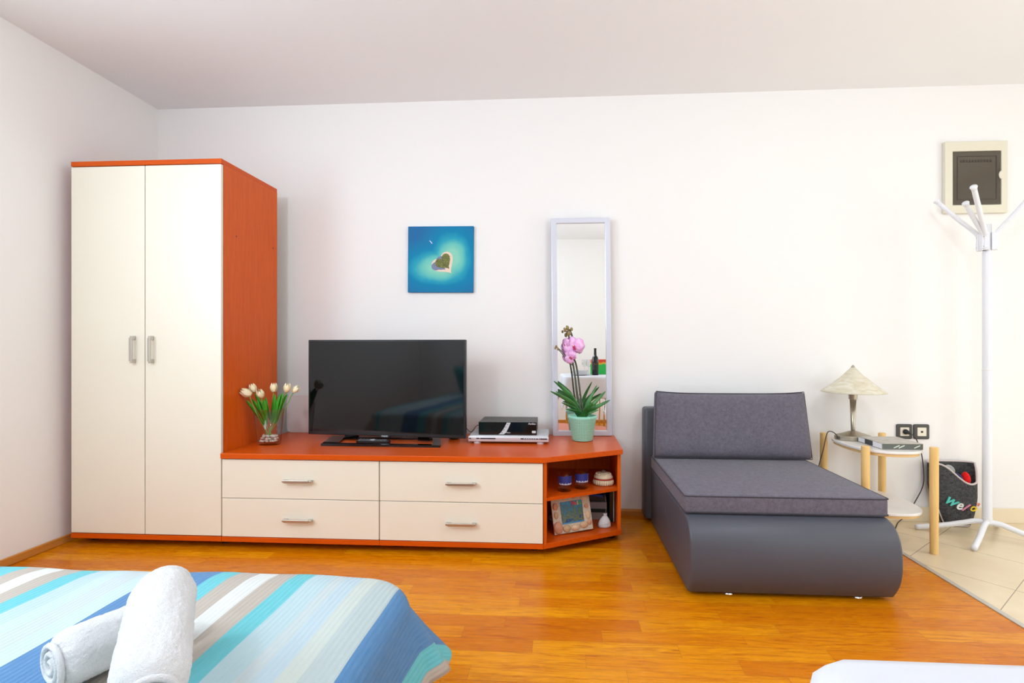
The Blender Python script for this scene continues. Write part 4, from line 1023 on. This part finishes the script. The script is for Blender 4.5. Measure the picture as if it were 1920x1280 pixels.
# ------------------------------------------------------------------ rolled towels
def towel(A, B, r, label, turn):
    A, B = Vector(A), Vector(B); ax = (B-A); Lh = ax.length; t = thing('rolled_towel', label, 'towel', A.lerp(B, .5)-Vector((0, 0, r)), group='rolled towels on the bed')
    q = Vector((1, 0, 0)).rotation_difference(ax.normalized()).to_matrix().to_4x4()
    T = Matrix.Translation(A.lerp(B, .5)) @ q
    bm = bm_(); seg = 40; ns = 22; rows = []
    prof = []
    for k in range(ns+1):
        f = -1+2*k/ns; x = f*Lh/2; e = 1-abs(f); rr = r*min(1, (.72+.28*min(1, (e/.22))**.5)); prof.append((x, rr))
    prof = [(prof[0][0]-.004, r*.60)] + prof + [(prof[-1][0]+.004, r*.60)]
    for x, rr in prof:
        row = []
        for k in range(seg):
            a = 2*PI*k/seg; w_ = rr*(1+.025*math.sin(3*a+x*20)+.015*math.sin(7*a-x*35))
            y, z = w_*math.cos(a), w_*math.sin(a)
            z = max(z, -r*.92)
            row.append(bm.verts.new((x, y, z)))
        rows.append(row)
    for a, b in zip(rows, rows[1:]):
        for k in range(seg): bm.faces.new((a[k], a[(k+1) % seg], b[(k+1) % seg], b[k]))
    bm.faces.new(rows[0][::-1]); bm.faces.new(rows[-1]); bm.transform(T)
    b_ = obj('rolled_body', bm, 'terry', t, smooth=True)
    dm = b_.modifiers.new('ss', 'SUBSURF'); dm.levels = 2; dm.render_levels = 2
    tx = bpy.data.textures.new('loops', 'CLOUDS'); tx.noise_scale = .006; tx.noise_depth = 1
    d2 = b_.modifiers.new('d', 'DISPLACE'); d2.texture = tx; d2.strength = .0035; d2.texture_coords = 'LOCAL'
    for sgn in (-1, 1):                      # spiral fold visible at each end
        pts = []
        for k in range(60):
            a = turn+k/60*5.2*PI; rr = r*(.12+.70*k/60)
            pts.append(T @ Vector((sgn*(Lh/2+.004), rr*math.cos(a), rr*math.sin(a))))
        obj('spiral_fold', tube(bm_(), pts, .0055, 8), 'terry', t, smooth=True)
    return t
towel((-.892, .845, .515), (-.812, 1.022, .515), .050, 'rolled white towel lying underneath, closer to the wardrobe side', 1)
towel((-.625, .735, .545), (-.765, .940, .612), .054, 'rolled white towel lying crosswise on top of the other', 2)

# ------------------------------------------------------------------ dining table behind / beside the camera
TZ = .75
TX0, TX1, TY0, TY1 = .265, 1.05, -.18, .548
t = thing('dining_table', 'small dining table with dark tubular legs under the white tablecloth', 'table', ((TX0+TX1)/2, (TY0+TY1)/2, 0))
obj('table_top', box(bm_(), TX0+.02, TX1-.02, TY0+.02, TY1-.02, TZ-.03, TZ-.004), 'white_matt', t, bevel=.004)
obj('rail', box(bm_(), TX0+.06, TX1-.06, TY0+.06, TY1-.06, TZ-.07, TZ-.031), plain('dark rail', C(70, 60, 56), .5), t)
for x in (TX0+.07, TX1-.07):
    for y in (TY0+.07, TY1-.07): obj('leg', tube(bm_(), [(x, y, TZ-.05), (x, y, .3), (x, y, 0)], .016, 12), 'chrome', t, smooth=True)
bm = bm_(); G = []; dr = .27; rad2 = .018; n1 = 60
cr = .045
def cloth_pt(cx, cy):
    ix0, ix1, iy0, iy1 = TX0+cr, TX1-cr, TY0+cr, TY1-cr
    dx = cx-ix1 if cx > ix1 else (cx-ix0 if cx < ix0 else 0); dy = cy-iy1 if cy > iy1 else (cy-iy0 if cy < iy0 else 0)
    d = math.hypot(dx, dy); bx_ = min(max(cx, ix0), ix1); by_ = min(max(cy, iy0), iy1)
    if d < 1e-6: return Vector((cx, cy, TZ))
    ux, uy = dx/d, dy/d
    if d < cr: return Vector((cx, cy, TZ))
    d -= cr
    if d < rad2*PI/2: a = d/rad2; h = rad2*math.sin(a); v_ = rad2*(1-math.cos(a))
    else:
        e = d-rad2*PI/2; c_ = abs(ux*uy)*2
        h = rad2+e*(.05+.15*c_)+.010*math.sin((bx_*19 if abs(uy) > .5 else by_*21))*min(1, e/.12); v_ = rad2+e*.985
    return Vector((bx_+ux*(cr+h), by_+uy*(cr+h), TZ-v_))
for i in range(n1+1):
    cx = TX0-dr+(TX1-TX0+2*dr)*i/n1
    G.append([bm.verts.new(cloth_pt(cx, TY0-dr+(TY1-TY0+2*dr)*j/n1)) for j in range(n1+1)])
for i in range(n1):
    for j in range(n1): bm.faces.new((G[i][j], G[i+1][j], G[i+1][j+1], G[i][j+1]))
o = obj('tablecloth', bm, 'linen', smooth=True, solid=.0015); tag(o, 'plain white tablecloth covering the dining table', 'tablecloth')
TT = TZ+.0015
pl = plain('white porcelain', C(238, 238, 240), .15)
for k in range(6):
    o = obj('plate', lathe(bm_(), [(0, 0), (.06, 0), (.085, .006), (.115-.002*k, .014), (.116-.002*k, .017), (.084, .009), (0, .004)], (.45, .33, TT+.001+k*.009), 36), pl, smooth=True)
    tag(o, ('bottom', 'second', 'third', 'fourth', 'fifth', 'top')[k]+' white plate of the stack on the tablecloth', 'plate', 'plates on the tablecloth')
t = thing('wine_bottle', 'dark wine bottle with black label standing on the tablecloth', 'bottle', (.64, .30, TT))
obj('bottle_body', lathe(bm_(), [(0, 0), (.038, 0), (.0395, .004), (.0395, .190), (.034, .215), (.016, .240), (.0145, .31), (.016, .312), (.016, .322), (0, .322)], (.64, .30, TT), 28), plain('dark bottle glass', C(16, 18, 16), .08), t, smooth=True)
obj('label', lathe(bm_(), [(.0400, .06), (.0402, .061), (.0402, .15), (.0400, .151)], (.64, .30, TT), 28), plain('black paper label', C(34, 28, 30), .6), t)
obj('badge', (lambda b: (b.transform(Matrix.Translation((.64, .3385, TT+.13)) @ Matrix.Rotation(R(-90), 4, 'X')), b)[1])(lathe(bm_(), [(.010, 0), (.010, .001), (0, .001)], seg=12)), plain('gold seal', C(200, 150, 50), .3, .6), t)
obj('foil', lathe(bm_(), [(.0168, .245), (.0155, .31), (.017, .312), (.017, .323), (0, .3235)], (.64, .30, TT), 24), 'black', t)
gn = N('green and red print'); sp = gn.new('ShaderNodeSeparateXYZ'); gn.link(gn.coord(), sp.inputs[0])
gn.set(color=gn.ramp(gn.math('ADD', gn.math('MULTIPLY', sp.outputs[2], 5), gn.math('MULTIPLY', gn.noise(gn.coord(), 14, 2), .25)), [(0, C(20, 170, 70)), (.72, C(40, 180, 70)), (.78, C(236, 180, 40)), (.9, C(214, 60, 30))]), rough=.5)
t = thing('paper_box', 'green box with orange and red top standing behind the wine bottle', 'box', (.76, .10, TT))
obj('box_body', box(bm_(), .61, .84, .06, .14, TT, TT+.185), gn.m, t, bevel=.004)
t0 = None
for x, y, lab in ((.53, .14, 'stemmed wine glass nearer the plates'), (.575, .20, 'stemmed wine glass nearer the bottle')):
    if t0 is None:
        t0 = t = thing('wine_glass', lab, 'glass', (x, y, TT), group='wine glasses on the tablecloth')
        obj('glass_body', lathe(bm_(), [(0, 0), (.032, 0), (.030, .003), (.004, .010), (.0035, .085), (.022, .100), (.034, .130), (.034, .155), (.029, .185), (.0282, .185), (.033, .154), (.033, .131), (.021, .102), (0, .092)], (0, 0, 0), 28), 'glass', t, world=False, smooth=True)
    else:
        t = copy_tree(t0); t.location = (x, y, TT); t['label'] = lab
# chair beyond the table
def chair(x, y, rz, label):
    t = thing('dining_chair', label, 'chair', (x, y, 0), (0, 0, rz), group='dining chairs')
    L = dict(parent=t, world=False); br = plain('brown seat', C(120, 70, 44), .5, var=.1)
    obj('seat', prism(bm_(), rrect(-.19, .19, -.19, .19, .04), .435, .46), br, bevel=.006, **L)
    obj('backrest', box(bm_(), -.18, .18, .18, .20, .66, .86), br, bevel=.008, **L)
    for sx in (-1, 1):
        obj('leg', tube(bm_(), [(sx*.16, -.16, .434), (sx*.18, -.19, 0)], .011, 10), 'chrome', smooth=True, **L)
        obj('leg', tube(bm_(), [(sx*.17, .20, .85), (sx*.17, .185, .45), (sx*.18, .24, 0)], .011, 10, 5), 'chrome', smooth=True, **L)
    return t
chair(1.02, -.50, PI, 'brown seated chrome-legged chair behind the dining table')
chair(1.38, .15, -PI/2, 'brown seated chrome-legged chair at the table end')
# framed picture on the wall behind the camera, seen at the mirror's edge
t = thing('wall_picture', 'thin-framed pale picture on the wall opposite the mirror', 'picture', (-.1, YF, 1.45))
obj('frame', box(bm_(), -.45, .07, YF+.001, YF+.03, 1.25, 1.75), plain('grey frame', C(130, 128, 128), .5), t, bevel=.004)
obj('print', box(bm_(), -.42, .04, YF+.03, YF+.032, 1.28, 1.72), 'white_matt', t)
